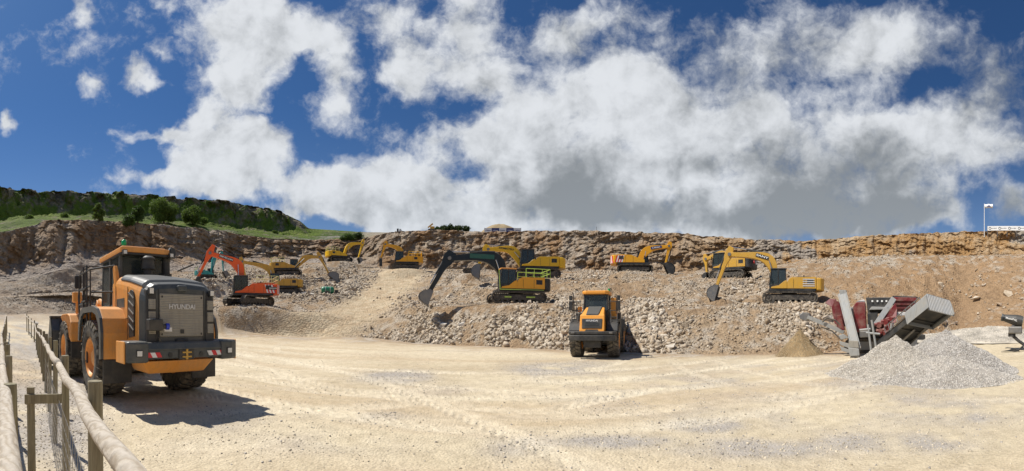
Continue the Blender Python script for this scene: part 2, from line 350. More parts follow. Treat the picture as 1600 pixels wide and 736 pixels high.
# each key column: the photo column, then (row, distance) of foot, edge of first bench, its back, edge of the second bench, foot of the cliff, its top, plateau, hill top
KEYS = [
 (-1100, [(503, 60), (495, 70), (493, 75), (490, 80), (488, 85), (470, 95), (468, 110), (465, 130)]),
 (-500, [(492, 45), (470, 52), (468, 56), (460, 60), (452, 64), (400, 78), (395, 100), (380, 130)]),
 (0, [(492, 45), (465, 52), (462, 55), (452, 59), (440, 62), (364, 74), (345, 100), (299, 125)]),
 (60, [(490, 48), (463, 55), (460, 59), (448, 63), (435, 66), (352, 80), (338, 105), (302, 128)]),
 (140, [(491, 54), (463, 60), (457, 64), (445, 68), (420, 72), (346, 84), (336, 110), (305, 130)]),
 (220, [(500, 50), (470, 56), (464, 61), (450, 67), (420, 72), (350, 88), (338, 112), (308, 132)]),
 (300, [(514, 42), (480, 44), (470, 54), (432, 65), (424, 71), (358, 92), (346, 113), (315, 133)]),
 (350, [(521, 36), (486, 38.5), (470, 54), (428, 64), (422, 72), (363, 95), (354, 115), (318, 134)]),
 (430, [(524, 36), (488, 39), (472, 50), (420, 68), (412, 80), (374, 98), (364, 120), (330, 138)]),
 (468, [(526, 36), (492, 40), (472, 50), (418, 67), (410, 82), (376, 100), (367, 122), (344, 140)]),
 (482, [(526, 36), (495, 40), (472, 50), (417, 67), (410, 82), (377, 100), (369, 122), (357, 140)]),
 (560, [(527, 35), (502, 39), (470, 50), (424, 66), (412, 84), (374, 98), (369, 122), (362, 140)]),
 (600, [(530, 33.5), (502, 38), (470, 47), (432, 62), (420, 72), (366, 92), (364, 112), (363.5, 140)]),
 (640, [(535, 31.5), (480, 36), (470, 44), (434, 60), (421, 70), (363, 88), (362, 110), (362, 140)]),
 (700, [(539, 29), (481, 33), (474, 39), (432, 55), (420, 69), (361, 86), (360, 110), (359, 140)]),
 (760, [(541, 27), (479, 30.5), (474, 36.5), (432, 52), (424, 66), (364.6, 84), (363.6, 110), (363.2, 140)]),
 (860, [(546, 24.5), (478, 28.5), (472, 36), (430, 49), (422, 60), (363.5, 80), (363, 110), (363, 140)]),
 (960, [(550, 22.5), (478, 28), (470, 34), (430, 46), (426, 55), (366, 76), (365, 110), (365, 140)]),
 (1060, [(553, 21.6), (484, 26.5), (476, 32), (434, 43.5), (426, 54), (369, 74), (369, 110), (369, 140)]),
 (1160, [(554, 21.2), (481, 26.5), (475, 33), (438, 43), (424, 52), (378, 72), (378, 110), (378, 140)]),
 (1260, [(553, 21.6), (479, 27), (472, 34.5), (412, 46), (406, 52), (380, 70), (380, 110), (380, 140)]),
 (1360, [(544, 24), (486, 30), (476, 34), (403, 48), (400, 54), (370, 68), (371, 110), (372, 140)]),
 (1450, [(528, 32), (490, 36), (474, 38.5), (402, 50), (399, 56), (367, 69), (368, 110), (369, 140)]),
 (1500, [(515, 38), (492, 41), (472, 43), (403, 54), (400, 58), (364, 70), (366, 110), (368, 140)]),
 (1600, [(518, 35), (495, 38), (472, 42), (400, 54), (397, 58), (358, 70), (361, 110), (365, 140)]),
 (2100, [(505, 45), (480, 50), (470, 55), (430, 62), (425, 66), (390, 78), (390, 110), (390, 140)]),
 (2700, [(503, 60), (495, 70), (493, 75), (490, 80), (488, 85), (470, 95), (468, 110), (465, 130)])]
kx = np.array([k[0] for k in KEYS], float); kn = np.array([k[1] for k in KEYS], float)     # keys, 8, (row, dist)
az = np.concatenate([np.linspace(-math.pi, -1.42, 90, endpoint=False), np.linspace(-1.42, 1.42, 1340), np.linspace(1.42, math.pi, 91)[1:]])
PXC = 800 + F * az
def keyed(i, c): return np.interp(PXC, kx, kn[:, i, c])
nd = [keyed(i, 1) * SC for i in range(8)]; ny = [keyed(i, 0) for i in range(8)]
def sm(a, w=9):
    k = np.hanning(w + 2)[1:-1]; k /= k.sum(); return np.convolve(np.pad(a, w // 2, mode='edge'), k, mode='valid')
nd = [sm(a, 15) for a in nd]; ny = [sm(a, 7 if i == 7 else 21) for i, a in enumerate(ny)]
_c = np.clip((PXC - 560) / 60, 0, 1); ny[5] = ny[5] + 2.4 * _c; ny[6] = ny[6] + 1.0 * _c
nz = [H + (HOR - y) / F * d for y, d in zip(ny, nd)]
wob = [0, 1.2, 1.5, 2.0, 3.0, 4.0, 3, 2]
rows_r = []; rows_z = []; rows_seg = []; rows_t = []
# ground
g0 = 0.35
NG = 250
for t in np.linspace(0, 1, NG, endpoint=False):
    r = g0 * (nd[0] / g0) ** (0.30 * t + 0.70 * t ** 0.75)
    ts = np.clip((r / nd[0] - .42) / .58, 0, 1); z = nz[0] * ts ** 1.15 * 1.0
    rows_r.append(r); rows_z.append(z); rows_seg.append(0); rows_t.append(t)
SEGROWS = [70, 22, 80, 24, 100, 30, 120]
for sgi, n in enumerate(SEGROWS):
    for t in np.linspace(0, 1, n, endpoint=(sgi == 6)):
        rows_r.append(nd[sgi] + (nd[sgi + 1] - nd[sgi]) * t); rows_z.append(nz[sgi] + (nz[sgi + 1] - nz[sgi]) * t); rows_seg.append(sgi + 1); rows_t.append(t)
RR = np.array(rows_r); ZZ = np.array(rows_z); SG = np.array(rows_seg)[:, None] + 0 * RR; TT = np.array(rows_t)[:, None] + 0 * RR
AZ = az[None, :] + 0 * RR; PX = 800 + F * AZ
# smooth the corners of the profile away from the ground
for _ in range(6):
    ZZ[NG + 1:-1] = .25 * ZZ[NG:-2] + .5 * ZZ[NG + 1:-1] + .25 * ZZ[NG + 2:]
X = RR * np.sin(AZ); Y = RR * np.cos(AZ); Z = ZZ.copy()
def g2(px, py, cx, cy, rx, ry): return np.exp(-(((px - cx) / rx) ** 2 + ((py - cy) / ry) ** 2))
PY0 = HOR - (Z - H) / RR * F
# the haul road climbing from the quarry floor between the rock banks
road_c = [(440, 533, 90), (480, 520, 66), (520, 505, 52), (560, 487, 42), (590, 468, 36), (608, 450, 33), (620, 437, 34), (630, 424, 38)]
ROAD = np.zeros_like(Z)
for (a, b) in zip(road_c[:-1], road_c[1:]):
    for t in np.linspace(0, 1, 5, endpoint=False):
        ROAD = np.maximum(ROAD, g2(PX, PY0, a[0] + (b[0] - a[0]) * t, a[1] + (b[1] - a[1]) * t, (a[2] + (b[2] - a[2]) * t), 9))
ROAD = np.clip(ROAD * 1.6, 0, 1) * (SG > 0)
gm = (SG == 0)
# --- displacement
hz_x, hz_y = np.sin(AZ), np.cos(AZ)
dis = np.zeros_like(Z); toward = np.zeros_like(Z)
w1 = fbm(X / 4.5, Y / 4.5, Z / 4.5, 5, 3); w2 = fbm(X / 1.1, Y / 1.1, Z / 1.1, 4, 17); w3 = fbm(X / 12, Y / 12, Z / 12, 4, 31)
amp = np.select([SG == 1, SG == 2, SG == 3, SG == 4], [.34, .14, .62, .30], 0) * (1 - .45 * g2(PX, PY0, 400, 500, 130, 30))
fade = np.clip(np.select([SG == 1], [TT * 4], 1), 0, 1)
Z += amp * (w1 * .55 + w2 * .45) * fade * (1 - .85 * ROAD) + np.where(SG == 3, .45, np.where(SG == 1, .25, .12)) * (SG > 0) * (SG < 5) * w3 * fade * (1 - ROAD * .6)
# cliff (5): pushed in and out with joints and ledges
wd, wc = worley(X / 2.6 + w1 * .3, Y / 2.6 + w1 * .3, Z / 3.2, 5)
wd2, wc2 = worley(X / .95 + w1 * .2, Y / .95, Z / .8, 9)
strat = np.abs(((Z + w3 * 1.2) / 1.6) % 1 - .5) * 2
leftc = np.clip((620 - PX) / 80, 0, 1)
cl = (SG == 5); cf = np.sin(np.clip(TT, 0, 1) * math.pi) ** .35 * cl
butt = ridged(AZ * F / 95, Z / 40, 0 * Z, 3, 41)
# profile of the cliff: talus below, steep rock above
steep = np.clip((TT - np.where(PX < 620, .33 + .18 * w3, .30 + .1 * w3)) / .5, 0, 1); steep = steep * steep * (3 - 2 * steep)
tal = np.clip(TT, 0, 1)
cm = np.clip((PX - 560) / 60, 0, 1)
tw = np.clip(TT + (.035 * w3 + .02 * w1) * np.sin(TT * math.pi), 0, 1)
prof = (1 - cm) * np.interp(tw, [0, .35, .62, .88, 1], [0, .36, .66, .96, 1]) + cm * np.interp(tw, [0, .12, .45, .84, 1], [0, .05, .50, .955, 1])
rfr = (1 - cm) * np.interp(tw, [0, .35, .62, .88, 1], [0, .50, .64, .76, 1]) + cm * np.interp(tw, [0, .12, .45, .84, 1], [0, .46, .56, .68, 1])
steep = np.clip((TT - .12) / .2, 0, 1); tal = TT
seg5 = np.where(cl)[0]; zb = nz[4][None, :] + (nz[5] - nz[4])[None, :] * prof
Z = np.where(cl, zb * .8 + Z * .2, Z)
joint = ridged(AZ * 80 / 1.5, Z / 5.0, 0 * Z, 3, 43); push = (joint * .42 + butt * (.6 + 2.4 * leftc) + w1 * .8 + ((wc - .5) * 1.0 * (.3 + steep) + (wc2 - .5) * .6 - strat * (.10 + .12 * (1 - leftc)) * steep) * (1 - .6 * np.clip((PX - 1150) / 150, 0, 1)) + w2 * .5 + joint * .35 * np.clip((PX - 1150) / 150, 0, 1)) * cf
RN = np.where(cl, nd[4][None] + (nd[5] - nd[4])[None] * rfr, RR) + push * (.75 * cm + 1 - cm)
Z += cl * (w2 * .22 + (wc2 - .5) * .22 + w1 * .15) * cf
# spur of rock with a fan of scree on the left
sp = g2(PX, PY0, 85, 395, 42, 40) * (SG >= 3) * (SG <= 5); RN -= sp * 7
sp2 = g2(PX, PY0, 120, 440, 60, 34) * (SG >= 2) * (SG <= 5); RN -= sp2 * 4.0
# plateau edge and hill
hl = (SG >= 6); hw = np.clip((500 - PX) / 60, 0, 1)
Z += hl * (w1 * .35 + w3 * .5) * np.where(SG == 7, 1.0 + hw * 1.3, np.clip(TT * 3, 0, 1)) * np.clip(1.0 - .75 * (1 - hw) , 0, 1)
sc7 = (SG == 7) * hw
tt7 = np.clip((TT - .42) / .34, 0, 1); tt7 = tt7 * tt7 * (3 - 2 * tt7)
z7 = nz[6][None] + (nz[7] - nz[6])[None] * (.30 * TT + .70 * tt7)
Z = np.where(sc7 > 0, Z * (1 - sc7) + sc7 * (z7 + (w1 * .8 + w2 * .5 + w3 * .5) * (1 - TT * .6)), Z)
RN += sc7 * ((wc - .5) * 3.5 + w1 * 2.5) * tt7 * (1 - np.clip((TT - .9) * 10, 0, 1))
# quarry floor: broad swells, tyre ruts, small lumps
gx, gy = X, Y
fadeg = np.clip((RR - 1.0) / 3, 0, 1) * gm
rutu = gy * .97 - gx * .10 + 2.2 * np.sin(gx * .085 + 1.1) + fbm(gx / 9, gy / 9, 0 * gx, 2, 77) * 1.4
rutm = np.clip(fbm(gx / 7 + 3, gy / 3.5, 0 * gx, 3, 60) * 1.6 + .25, 0, 1)
Z += fadeg * (.05 * fbm(gx / 5, gy / 5, 0 * gx, 3, 51) + .020 * np.sin(rutu * 5.2) * rutm + .013 * fbm(gx / .55, gy / .55, 0 * gx, 3, 52) * (.4 + rutm) + .005 * fbm(gx / .16, gy / .16, 0 * gx, 2, 53)) * (1 - TT * .35)
# wheel tracks curving over the floor
TRK = np.zeros_like(Z); CHV = np.zeros_like(Z)
for (cx, cy, rad, wd, dp) in [(-3, 42, 30.5, .36, 1), (-3, 42, 28.2, .36, 1), (14, -12, 24, .34, .9), (14, -12, 26.1, .34, .9), (-22, -8, 24, .30, .8), (-22, -8, 26.2, .30, .8), (4, 60, 51.5, .33, .8), (4, 60, 53.7, .33, .8), (6, 34, 24.5, .3, .7), (6, 34, 26.6, .3, .7), (-14, 30, 22.8, .3, .8), (-14, 30, 20.7, .3, .8), (30, 8, 22, .3, .6), (30, 8, 24.1, .3, .6), (2, -30, 37.4, .32, .8), (2, -30, 39.5, .32, .8)]:
    q = np.hypot(X - cx, Y - cy) - rad; th = np.arctan2(Y - cy, X - cx) * rad; m_ = np.exp(-(q / wd) ** 4) * dp * np.clip(.75 + 1.1 * vnoise(X / 2.2, Y / 2.2, 0 * X, int(rad * 10)), 0, 1)
    TRK = np.maximum(TRK, m_); CHV += m_ * np.sin((th + np.abs(q) * 1.4) * 2 * math.pi / .30)
Z += gm * fadeg * (-.028 * TRK + .011 * CHV + .018 * np.exp(-((TRK - .35) / .2) ** 2))
# heap-like apron of pale fines on the far right
X = RN * hz_x; Y = RN * hz_y
PADS = []   # x, y, z, radius  (level stands for the machines)
def pad(px, py, d, r):
    p = at(px, py, d * SC); PADS.append((p.x, p.y, p.z, r)); return p
# ------------------------------------------------------------------ where each machine stands
MACH = {
 'orange': (389, 478.5, 41, 4.6), 'brown': (440, 461, 55, 4.2), 'tan': (450, 432, 60, 4.2), 'far_yellow': (531, 410.5, 75, 4.5), 'breaker': (633, 422, 65, 4.5),
 'hyundai': (806, 475, 33.5, 4.0), 'komatsu': (838, 437, 45, 4.5), 'striped': (992, 428, 48, 4.5), 'rear_view': (1142, 437, 44, 4.2), 'sany': (1233, 475, 33.5, 3.8), 'teal': (324, 438, 60, 4.0),
 'undercarriage': (735, 428.5, 50, 2.5), 'bowser': (512, 461, 52, 2.5)}
BASE = {}
for k, (px, py, d, r) in MACH.items(): BASE[k] = pad(px, py, d, r)
for q in ((352, 481, 40.5, 4.5), (428, 483, 42, 5), (462, 488, 42, 5)): pad(*q)
for (x, y, z, r) in PADS[len(MACH):] + PADS[:len(MACH)]:
    dd = np.hypot(X - x, Y - y); w = np.clip(1 - (dd - r * .55) / (r * .75), 0, 1); w = w * w * (3 - 2 * w)
    Z = Z * (1 - w) + (z - .05) * w
rgrid, agrid = RN, az
PX, PY = seen(X, Y, Z)
def ground_z(x, y):
    """height of the terrain under a point"""
    j = int(np.clip(np.searchsorted(az, math.atan2(x, y)), 0, len(az) - 1)); r = math.hypot(x, y)
    col = RN[:, j]; i = int(np.argmin(np.abs(col - r))); 
    i2 = min(max(i + (1 if r > col[i] else -1), 0), len(col) - 1)
    if abs(col[i2] - col[i]) < 1e-6: return float(Z[i, j])
    t = (r - col[i]) / (col[i2] - col[i]); return float(Z[i, j] + (Z[i2, j] - Z[i, j]) * min(max(t, 0), 1))

# ------------------------------------------------------------------ colour of the ground and rock (albedo)
def C(*c): return np.array(c)[None, None, :]
def lerp(a, b, t): return a + (b - a) * np.clip(t, 0, 1)[..., None]
n_a = fbm(X / 3, Y / 3, Z / 3, 5, 101); n_b = fbm(X / .8, Y / .8, Z / .8, 4, 111); n_c = fbm(X / 14, Y / 14, Z / 9, 4, 121)
floor = lerp(C(.61, .525, .37), C(.51, .425, .29), .35 + n_a * .6 + n_b * .25)
floor = lerp(floor, C(.66, .575, .42), .25 + .9 * n_c + .4 * n_b)
GRAV = np.zeros_like(Z)
for (cx, cy, rx, ry, s) in [(620, 590, 45, 9, .9), (885, 580, 70, 14, .7), (940, 612, 80, 16, .6), (1110, 664, 60, 10, 1), (1020, 640, 90, 12, .6), (1180, 700, 120, 14, .6), (1270, 655, 120, 20, .4),
                            (500, 695, 90, 14, .35), (790, 700, 80, 12, .35), (1080, 600, 140, 12, .4), (350, 660, 70, 30, .3), (1450, 640, 140, 26, .5), (1250, 575, 140, 12, .4), (60, 650, 75, 90, 1.1), (40, 560, 50, 50, .9), (1400, 690, 130, 14, .6), (1150, 620, 120, 8, .5), (930, 690, 150, 10, .6), (560, 650, 110, 8, .35), (1500, 650, 90, 10, .6), (720, 610, 90, 7, .4), (1320, 600, 60, 12, .7)]:
    GRAV = np.maximum(GRAV, s * g2(PX, PY, cx, cy, rx, ry))
GRAV = np.clip(GRAV * (1.5 + n_b * 1.3 + n_a * 1.1), 0, 1) * gm
floor = lerp(floor, C(.41, .38, .345), GRAV * .9)
rut_c = np.clip(np.sin(rutu * 2.1 + 1) * 1.2 + n_b * .7 - .2, 0, 1) * rutm
lane = np.clip(fbm(rutu / 1.5, X / 15, 0 * X, 4, 141) * 1.5 - .05, 0, 1); floor = lerp(floor, C(.50, .39, .255), lane * .55); floor = lerp(floor, C(.56, .45, .31), rut_c * .4); floor = lerp(floor, C(.76, .68, .52), TRK * .55 + CHV * .16); floor = lerp(floor, C(.50, .42, .31), np.exp(-((TRK - .35) / .15) ** 2) * .35)
brown = lerp(C(.31, .215, .13), C(.40, .30, .195), .5 + n_a * .8)
brown = lerp(brown, C(.34, .215, .115), np.clip((PX - 1180) / 150, 0, 1) * (.55 + n_a * .4)); stony = lerp(C(.37, .31, .235), C(.46, .40, .32), .5 + n_b)
STON = .35 + n_b * 1.1 + n_a * .5
for (cx, cy, rx, ry, s) in [(365, 445, 70, 26, .9), (540, 445, 60, 25, .7), (740, 515, 160, 30, .55), (1020, 510, 60, 35, .7), (1165, 455, 45, 28, .7), (1240, 500, 60, 24, .6), (1330, 400, 150, 14, .8), (660, 430, 120, 10, .4), (460, 500, 90, 14, .6),
                            (1120, 515, 70, 22, -.7), (960, 450, 140, 14, -.5), (1420, 440, 160, 28, -.45), (1540, 470, 90, 40, -.7), (900, 445, 60, 12, -.3), (560, 470, 40, 10, -.2)]:
    STON = STON + s * g2(PX, PY, cx, cy, rx, ry)
STON = STON - .35 * np.clip((PX - 1150) / 300, 0, 1)
bank = lerp(brown, stony, STON)
bank = lerp(bank, C(.38, .33, .275), np.clip((330 - PX) / 120, 0, 1) * .5)
bank = lerp(bank, lerp(C(.58, .48, .33), C(.50, .385, .25), .5 + n_b), ROAD * 1.1)
# cliffs
cl_l = lerp(C(.31, .21, .125), C(.40, .325, .245), .45 + n_a * .9 + .5 * (wc - .5)); cl_l = lerp(cl_l, C(.27, .16, .085), np.clip(-butt * .7 + n_c * .8 + .1, 0, 1) * .85)
cl_m = lerp(C(.27, .20, .135), C(.42, .355, .28), .5 + n_b * .6 + (wc2 - .5)); cl_m = lerp(cl_m, C(.30, .17, .075), np.clip(n_a * 1.5 + .7 * n_c - .15, 0, 1) * .7)
cl_r = lerp(C(.37, .225, .10), C(.45, .345, .225), .35 + n_a * .8 + n_b * .4); cl_r = lerp(cl_r, C(.33, .31, .28), np.clip((fbm(X / 6, Y / 6, Z / 7, 4, 131) - .25) * 5, 0, 1) * .8)
CLR = lerp(lerp(cl_l, cl_m, (PX - 540) / 60), cl_r, (PX - 980) / 260)
CLR = lerp(CLR, C(.37, .335, .30), np.clip((.38 - TT) * 4 + n_a * .6, 0, 1) * np.clip((600 - PX) / 60, 0, 1) * .7)
CLR = lerp(CLR, C(.36, .33, .30), np.clip((TT - .86) * 9 + n_a * .5, 0, 1) * np.clip((900 - PX) / 200, 0, 1) * .8)
top = lerp(C(.34, .30, .25), C(.28, .25, .17), .5 + n_a)
grass = lerp(C(.095, .145, .02), C(.15, .19, .04), .5 + n_a * .8 + n_b * .3); grass = lerp(grass, C(.06, .095, .022), np.clip(n_c * 1.6 + n_b * .7 + n_a * .6 + .2, 0, 1) * .85)
scarp = lerp(C(.11, .095, .065), C(.22, .19, .14), .4 + n_b * .8 + n_a * .5)
VEG = np.clip((575 - PX) / 25, 0, 1) * np.clip((SG - 5.4) * 2, 0, 1)
VEG = np.maximum(VEG, np.clip((175 - PX + n_a * 30) / 40, 0, 1) * (SG == 5) * np.clip((TT - np.interp(PX, [0, 60, 175], [.84, .93, 1.0]) + n_b * .05) * 14, 0, 1))
hillc = lerp(grass, scarp, np.clip((tt7 * 1.3 * (1 - np.clip((TT - .78) * 9, 0, 1)) * (SG == 7) * (PX < 480)) + n_a * 1.3 + n_b * .7 + n_c * .6 - .45, 0, 1))
hillc = lerp(hillc, C(.30, .28, .26), np.clip(n_c * 2 - 1.1 + n_b * .6, 0, 1) * (SG == 6))
COLR = np.where(gm[..., None], floor, bank); COLR = np.where((SG == 5)[..., None], CLR, COLR); COLR = np.where((SG >= 6)[..., None], top, COLR)
COLR = lerp(COLR, hillc, VEG)
# soften the border between floor and bank
bl = np.clip((TT - .93) / .07 + n_a * .4, 0, 1) * gm; COLR = lerp(COLR, bank, bl)

def grid_mesh(name, i0, i1, mat, label=None, kind='structure'):
    xs = X[i0:i1]; n, m = xs.shape; co = np.stack([xs, Y[i0:i1], Z[i0:i1]], -1).reshape(-1, 3).astype(np.float32)
    idx = np.arange(n * m).reshape(n, m)
    q = np.stack([idx[:-1, :-1], idx[:-1, 1:], idx[1:, 1:], idx[1:, :-1]], -1).reshape(-1, 4)[:, ::-1]
    me = bpy.data.meshes.new(name); me.vertices.add(len(co)); me.vertices.foreach_set('co', co.ravel())
    me.loops.add(q.size); me.loops.foreach_set('vertex_index', q.astype(np.int32).ravel())
    me.polygons.add(len(q)); me.polygons.foreach_set('loop_start', np.arange(0, q.size, 4, dtype=np.int32)); me.polygons.foreach_set('loop_total', np.full(len(q), 4, dtype=np.int32))
    me.update(); 
    at_ = me.color_attributes.new('tone', 'FLOAT_COLOR', 'POINT')
    c4 = np.ones((n * m, 4), np.float32); c4[:, :3] = COLR[i0:i1].reshape(-1, 3); at_.data.foreach_set('color', c4.ravel())
    me.polygons.foreach_set('use_smooth', np.ones(len(q), bool))
    me.materials.append(mat); o = bpy.data.objects.new(name, me); COL.objects.link(o); tag(o, label=label, kind=kind); return o
def earth_mat(name, fine, coarse, b1, b2, speck=0.25):
    m, nt, b = newmat(name); at_ = nt.nodes.new('ShaderNodeAttribute'); at_.attribute_name = 'tone'
    geo = nt.nodes.new('ShaderNodeNewGeometry'); P = geo.outputs['Position']
    n1 = tex_noise(nt, P, coarse, 6, .65); n2 = tex_noise(nt, P, fine, 4, .7)
    v = nt.nodes.new('ShaderNodeTexVoronoi'); v.inputs['Scale'].default_value = fine * .6; nt.links.new(P, v.inputs['Vector'])
    vc = ramp(nt, v.outputs['Color'], [(0, (.72, .72, .72)), (1, (1.25, 1.25, 1.25))])
    c = mixrgb(nt, speck, at_.outputs['Color'], mixrgb(nt, 1.0, at_.outputs['Color'], vc, 'MULTIPLY'))
    r1 = ramp(nt, n1, [(.3, (.80, .78, .76)), (.7, (1.14, 1.14, 1.14))]); c = mixrgb(nt, .8, c, r1, 'MULTIPLY')
    r2 = ramp(nt, n2, [(.3, (.78, .76, .73)), (.68, (1.16, 1.16, 1.17))]); c = mixrgb(nt, .8, c, r2, 'MULTIPLY')
    nt.links.new(c, b.inputs['Base Color']); b.inputs['Roughness'].default_value = .95; b.inputs['Specular IOR Level'].default_value = .15
    bb1 = nt.nodes.new('ShaderNodeBump'); bb1.inputs['Strength'].default_value = 1; bb1.inputs['Distance'].default_value = b1; nt.links.new(n1, bb1.inputs['Height'])
    bb2 = nt.nodes.new('ShaderNodeBump'); bb2.inputs['Strength'].default_value = 1; bb2.inputs['Distance'].default_value = b2; nt.links.new(n2, bb2.inputs['Height']); nt.links.new(bb1.outputs[0], bb2.inputs['Normal'])
    bb3 = nt.nodes.new('ShaderNodeBump'); bb3.inputs['Strength'].default_value = .8; bb3.inputs['Distance'].default_value = b2 * 1.2; nt.links.new(v.outputs['Distance'], bb3.inputs['Height']); nt.links.new(bb2.outputs[0], bb3.inputs['Normal']); bb3.invert = True
    nt.links.new(bb3.outputs[0], b.inputs['Normal']); return m
M_floor = earth_mat('quarry_floor', 38, 3.2, .03, .012, .25)
M_bank = earth_mat('bank', 7.5, 1.4, .22, .10, .6)
M_cliff = earth_mat('cliff', 3.2, .7, .5, .22, .45)
M_hill = earth_mat('hill', 2.2, .4, .6, .25, .4)
cuts = [NG] + list(NG + np.cumsum(SEGROWS)); 
grid_mesh('ground', 0, cuts[0] + 1, M_floor)
grid_mesh('terrain', cuts[0], cuts[4] + 1, M_bank)
grid_mesh('cliff', cuts[4], cuts[5] + 1, M_cliff)
grid_mesh('hills', cuts[5], len(Z), M_hill)
# far country beyond the quarry rim, out to the horizon
far = MB(); RF = [0, 130, 500, 2200]; 
far.add([(RF[i] * math.cos(a * math.pi / 24), RF[i] * math.sin(a * math.pi / 24), -3) for i in (1, 2, 3) for a in range(48)],
        [(a + 48 * i, (a + 1) % 48 + 48 * i, (a + 1) % 48 + 48 * (i + 1), a + 48 * (i + 1)) for i in (0, 1) for a in range(48)])
tag(far.build('land', paint('land', (.10, .13, .04), .9, .1)), kind='structure')

# ------------------------------------------------------------------ loose rock
def rock_shape(kind, s):
    rng = np.random.default_rng(s); bm = bmesh.new()
    n = {1: 8, 2: 10, 3: 13}[kind]                                   # a broken block: the hull of a few scattered corners
    pts = rng.uniform(-1, 1, size=(n, 3)); pts /= np.maximum(np.abs(pts).max(1), .01)[:, None] ** .75; pts *= rng.uniform(.8, 1.05, size=(n, 1))
    for q in pts: bm.verts.new(q)
    r_ = bmesh.ops.convex_hull(bm, input=bm.verts[:]); bmesh.ops.delete(bm, geom=[g for g in r_['geom_interior'] if isinstance(g, bmesh.types.BMVert)], context='VERTS')
    bmesh.ops.triangulate(bm, faces=bm.faces[:]); bm.verts.index_update()
    v = np.array([q.co[:] for q in bm.verts]); f = np.array([[l.index for l in p.verts] for p in bm.faces]); bm.free()
    v = v * .82 * rng.uniform(.6, 1.2, size=3) * np.array([1, 1, .75]); return v, f
SMALL = [rock_shape(1, 100 + k) for k in range(10)]
def octa(s):
    rng = np.random.default_rng(s); v = np.array([[1, 0, 0], [-1, 0, 0], [0, 1, 0], [0, -1, 0], [0, 0, 1], [0, 0, -1]], float)
    v += rng.normal(size=v.shape) * .18; f = np.array([[0, 2, 4], [2, 1, 4], [1, 3, 4], [3, 0, 4], [2, 0, 5], [1, 2, 5], [3, 1, 5], [0, 3, 5]]); return v, f
TINY = [octa(200 + k) for k in range(8)]
def rotmats(n, rng):
    q = rng.normal(size=(n, 4)); q /= np.linalg.norm(q, axis=1)[:, None]; w, x, y, z = q.T
    return np.stack([1 - 2 * (y * y + z * z), 2 * (x * y - z * w), 2 * (x * z + y * w), 2 * (x * y + z * w), 1 - 2 * (x * x + z * z), 2 * (y * z - x * w), 2 * (x * z - y * w), 2 * (y * z + x * w), 1 - 2 * (x * x + y * y)], 1).reshape(n, 3, 3)
def scatter_mesh(name, pos, size, col, shapes, mat, seed=1):
    rng = np.random.default_rng(seed); n = len(pos); which = rng.integers(0, len(shapes), n); VV = []; FF = []; CC = []; off = 0
    for k, (v, f) in enumerate(shapes):
        s = which == k; m = s.sum()
        if not m: continue
        Rm = rotmats(m, rng); vv = np.einsum('nij,vj->nvi', Rm, v) * size[s][:, None, None] + pos[s][:, None, :]
        VV.append(vv.reshape(-1, 3)); FF.append((f[None] + (np.arange(m) * len(v))[:, None, None] + off).reshape(-1, 3)); CC.append(np.repeat(col[s], len(v), 0)); off += m * len(v)
    VV = np.concatenate(VV).astype(np.float32); FF = np.concatenate(FF).astype(np.int32); CC = np.concatenate(CC)
    me = bpy.data.meshes.new(name); me.vertices.add(len(VV)); me.vertices.foreach_set('co', VV.ravel()); me.loops.add(FF.size); me.loops.foreach_set('vertex_index', FF.ravel())
    me.polygons.add(len(FF)); me.polygons.foreach_set('loop_start', np.arange(0, FF.size, 3, dtype=np.int32)); me.polygons.foreach_set('loop_total', np.full(len(FF), 3, dtype=np.int32)); me.update()
    a = me.color_attributes.new('tone', 'FLOAT_COLOR', 'POINT'); c4 = np.ones((len(VV), 4), np.float32); c4[:, :3] = CC; a.data.foreach_set('color', c4.ravel())
    me.materials.append(mat); o = bpy.data.objects.new(name, me); COL.objects.link(o); return o
def rock_mat(name, sc, b):
    m, nt, p = newmat(name); at_ = nt.nodes.new('ShaderNodeAttribute'); at_.attribute_name = 'tone'; geo = nt.nodes.new('ShaderNodeNewGeometry')
    n = tex_noise(nt, geo.outputs['Position'], sc, 5, .7); r = ramp(nt, n, [(.3, (.72, .68, .62)), (.6, (1.1, 1.1, 1.1))])
    nt.links.new(mixrgb(nt, .8, at_.outputs['Color'], r, 'MULTIPLY'), p.inputs['Base Color']); p.inputs['Roughness'].default_value = .92; p.inputs['Specular IOR Level'].default_value = .2
    bump(nt, p, n, .8, b); return m
M_rock = rock_mat('rock', 5, .08)
def sizes(n, lo, hi, p, rng):
    u = rng.random(n); return (lo ** (1 - p) + u * (hi ** (1 - p) - lo ** (1 - p))) ** (1 / (1 - p))
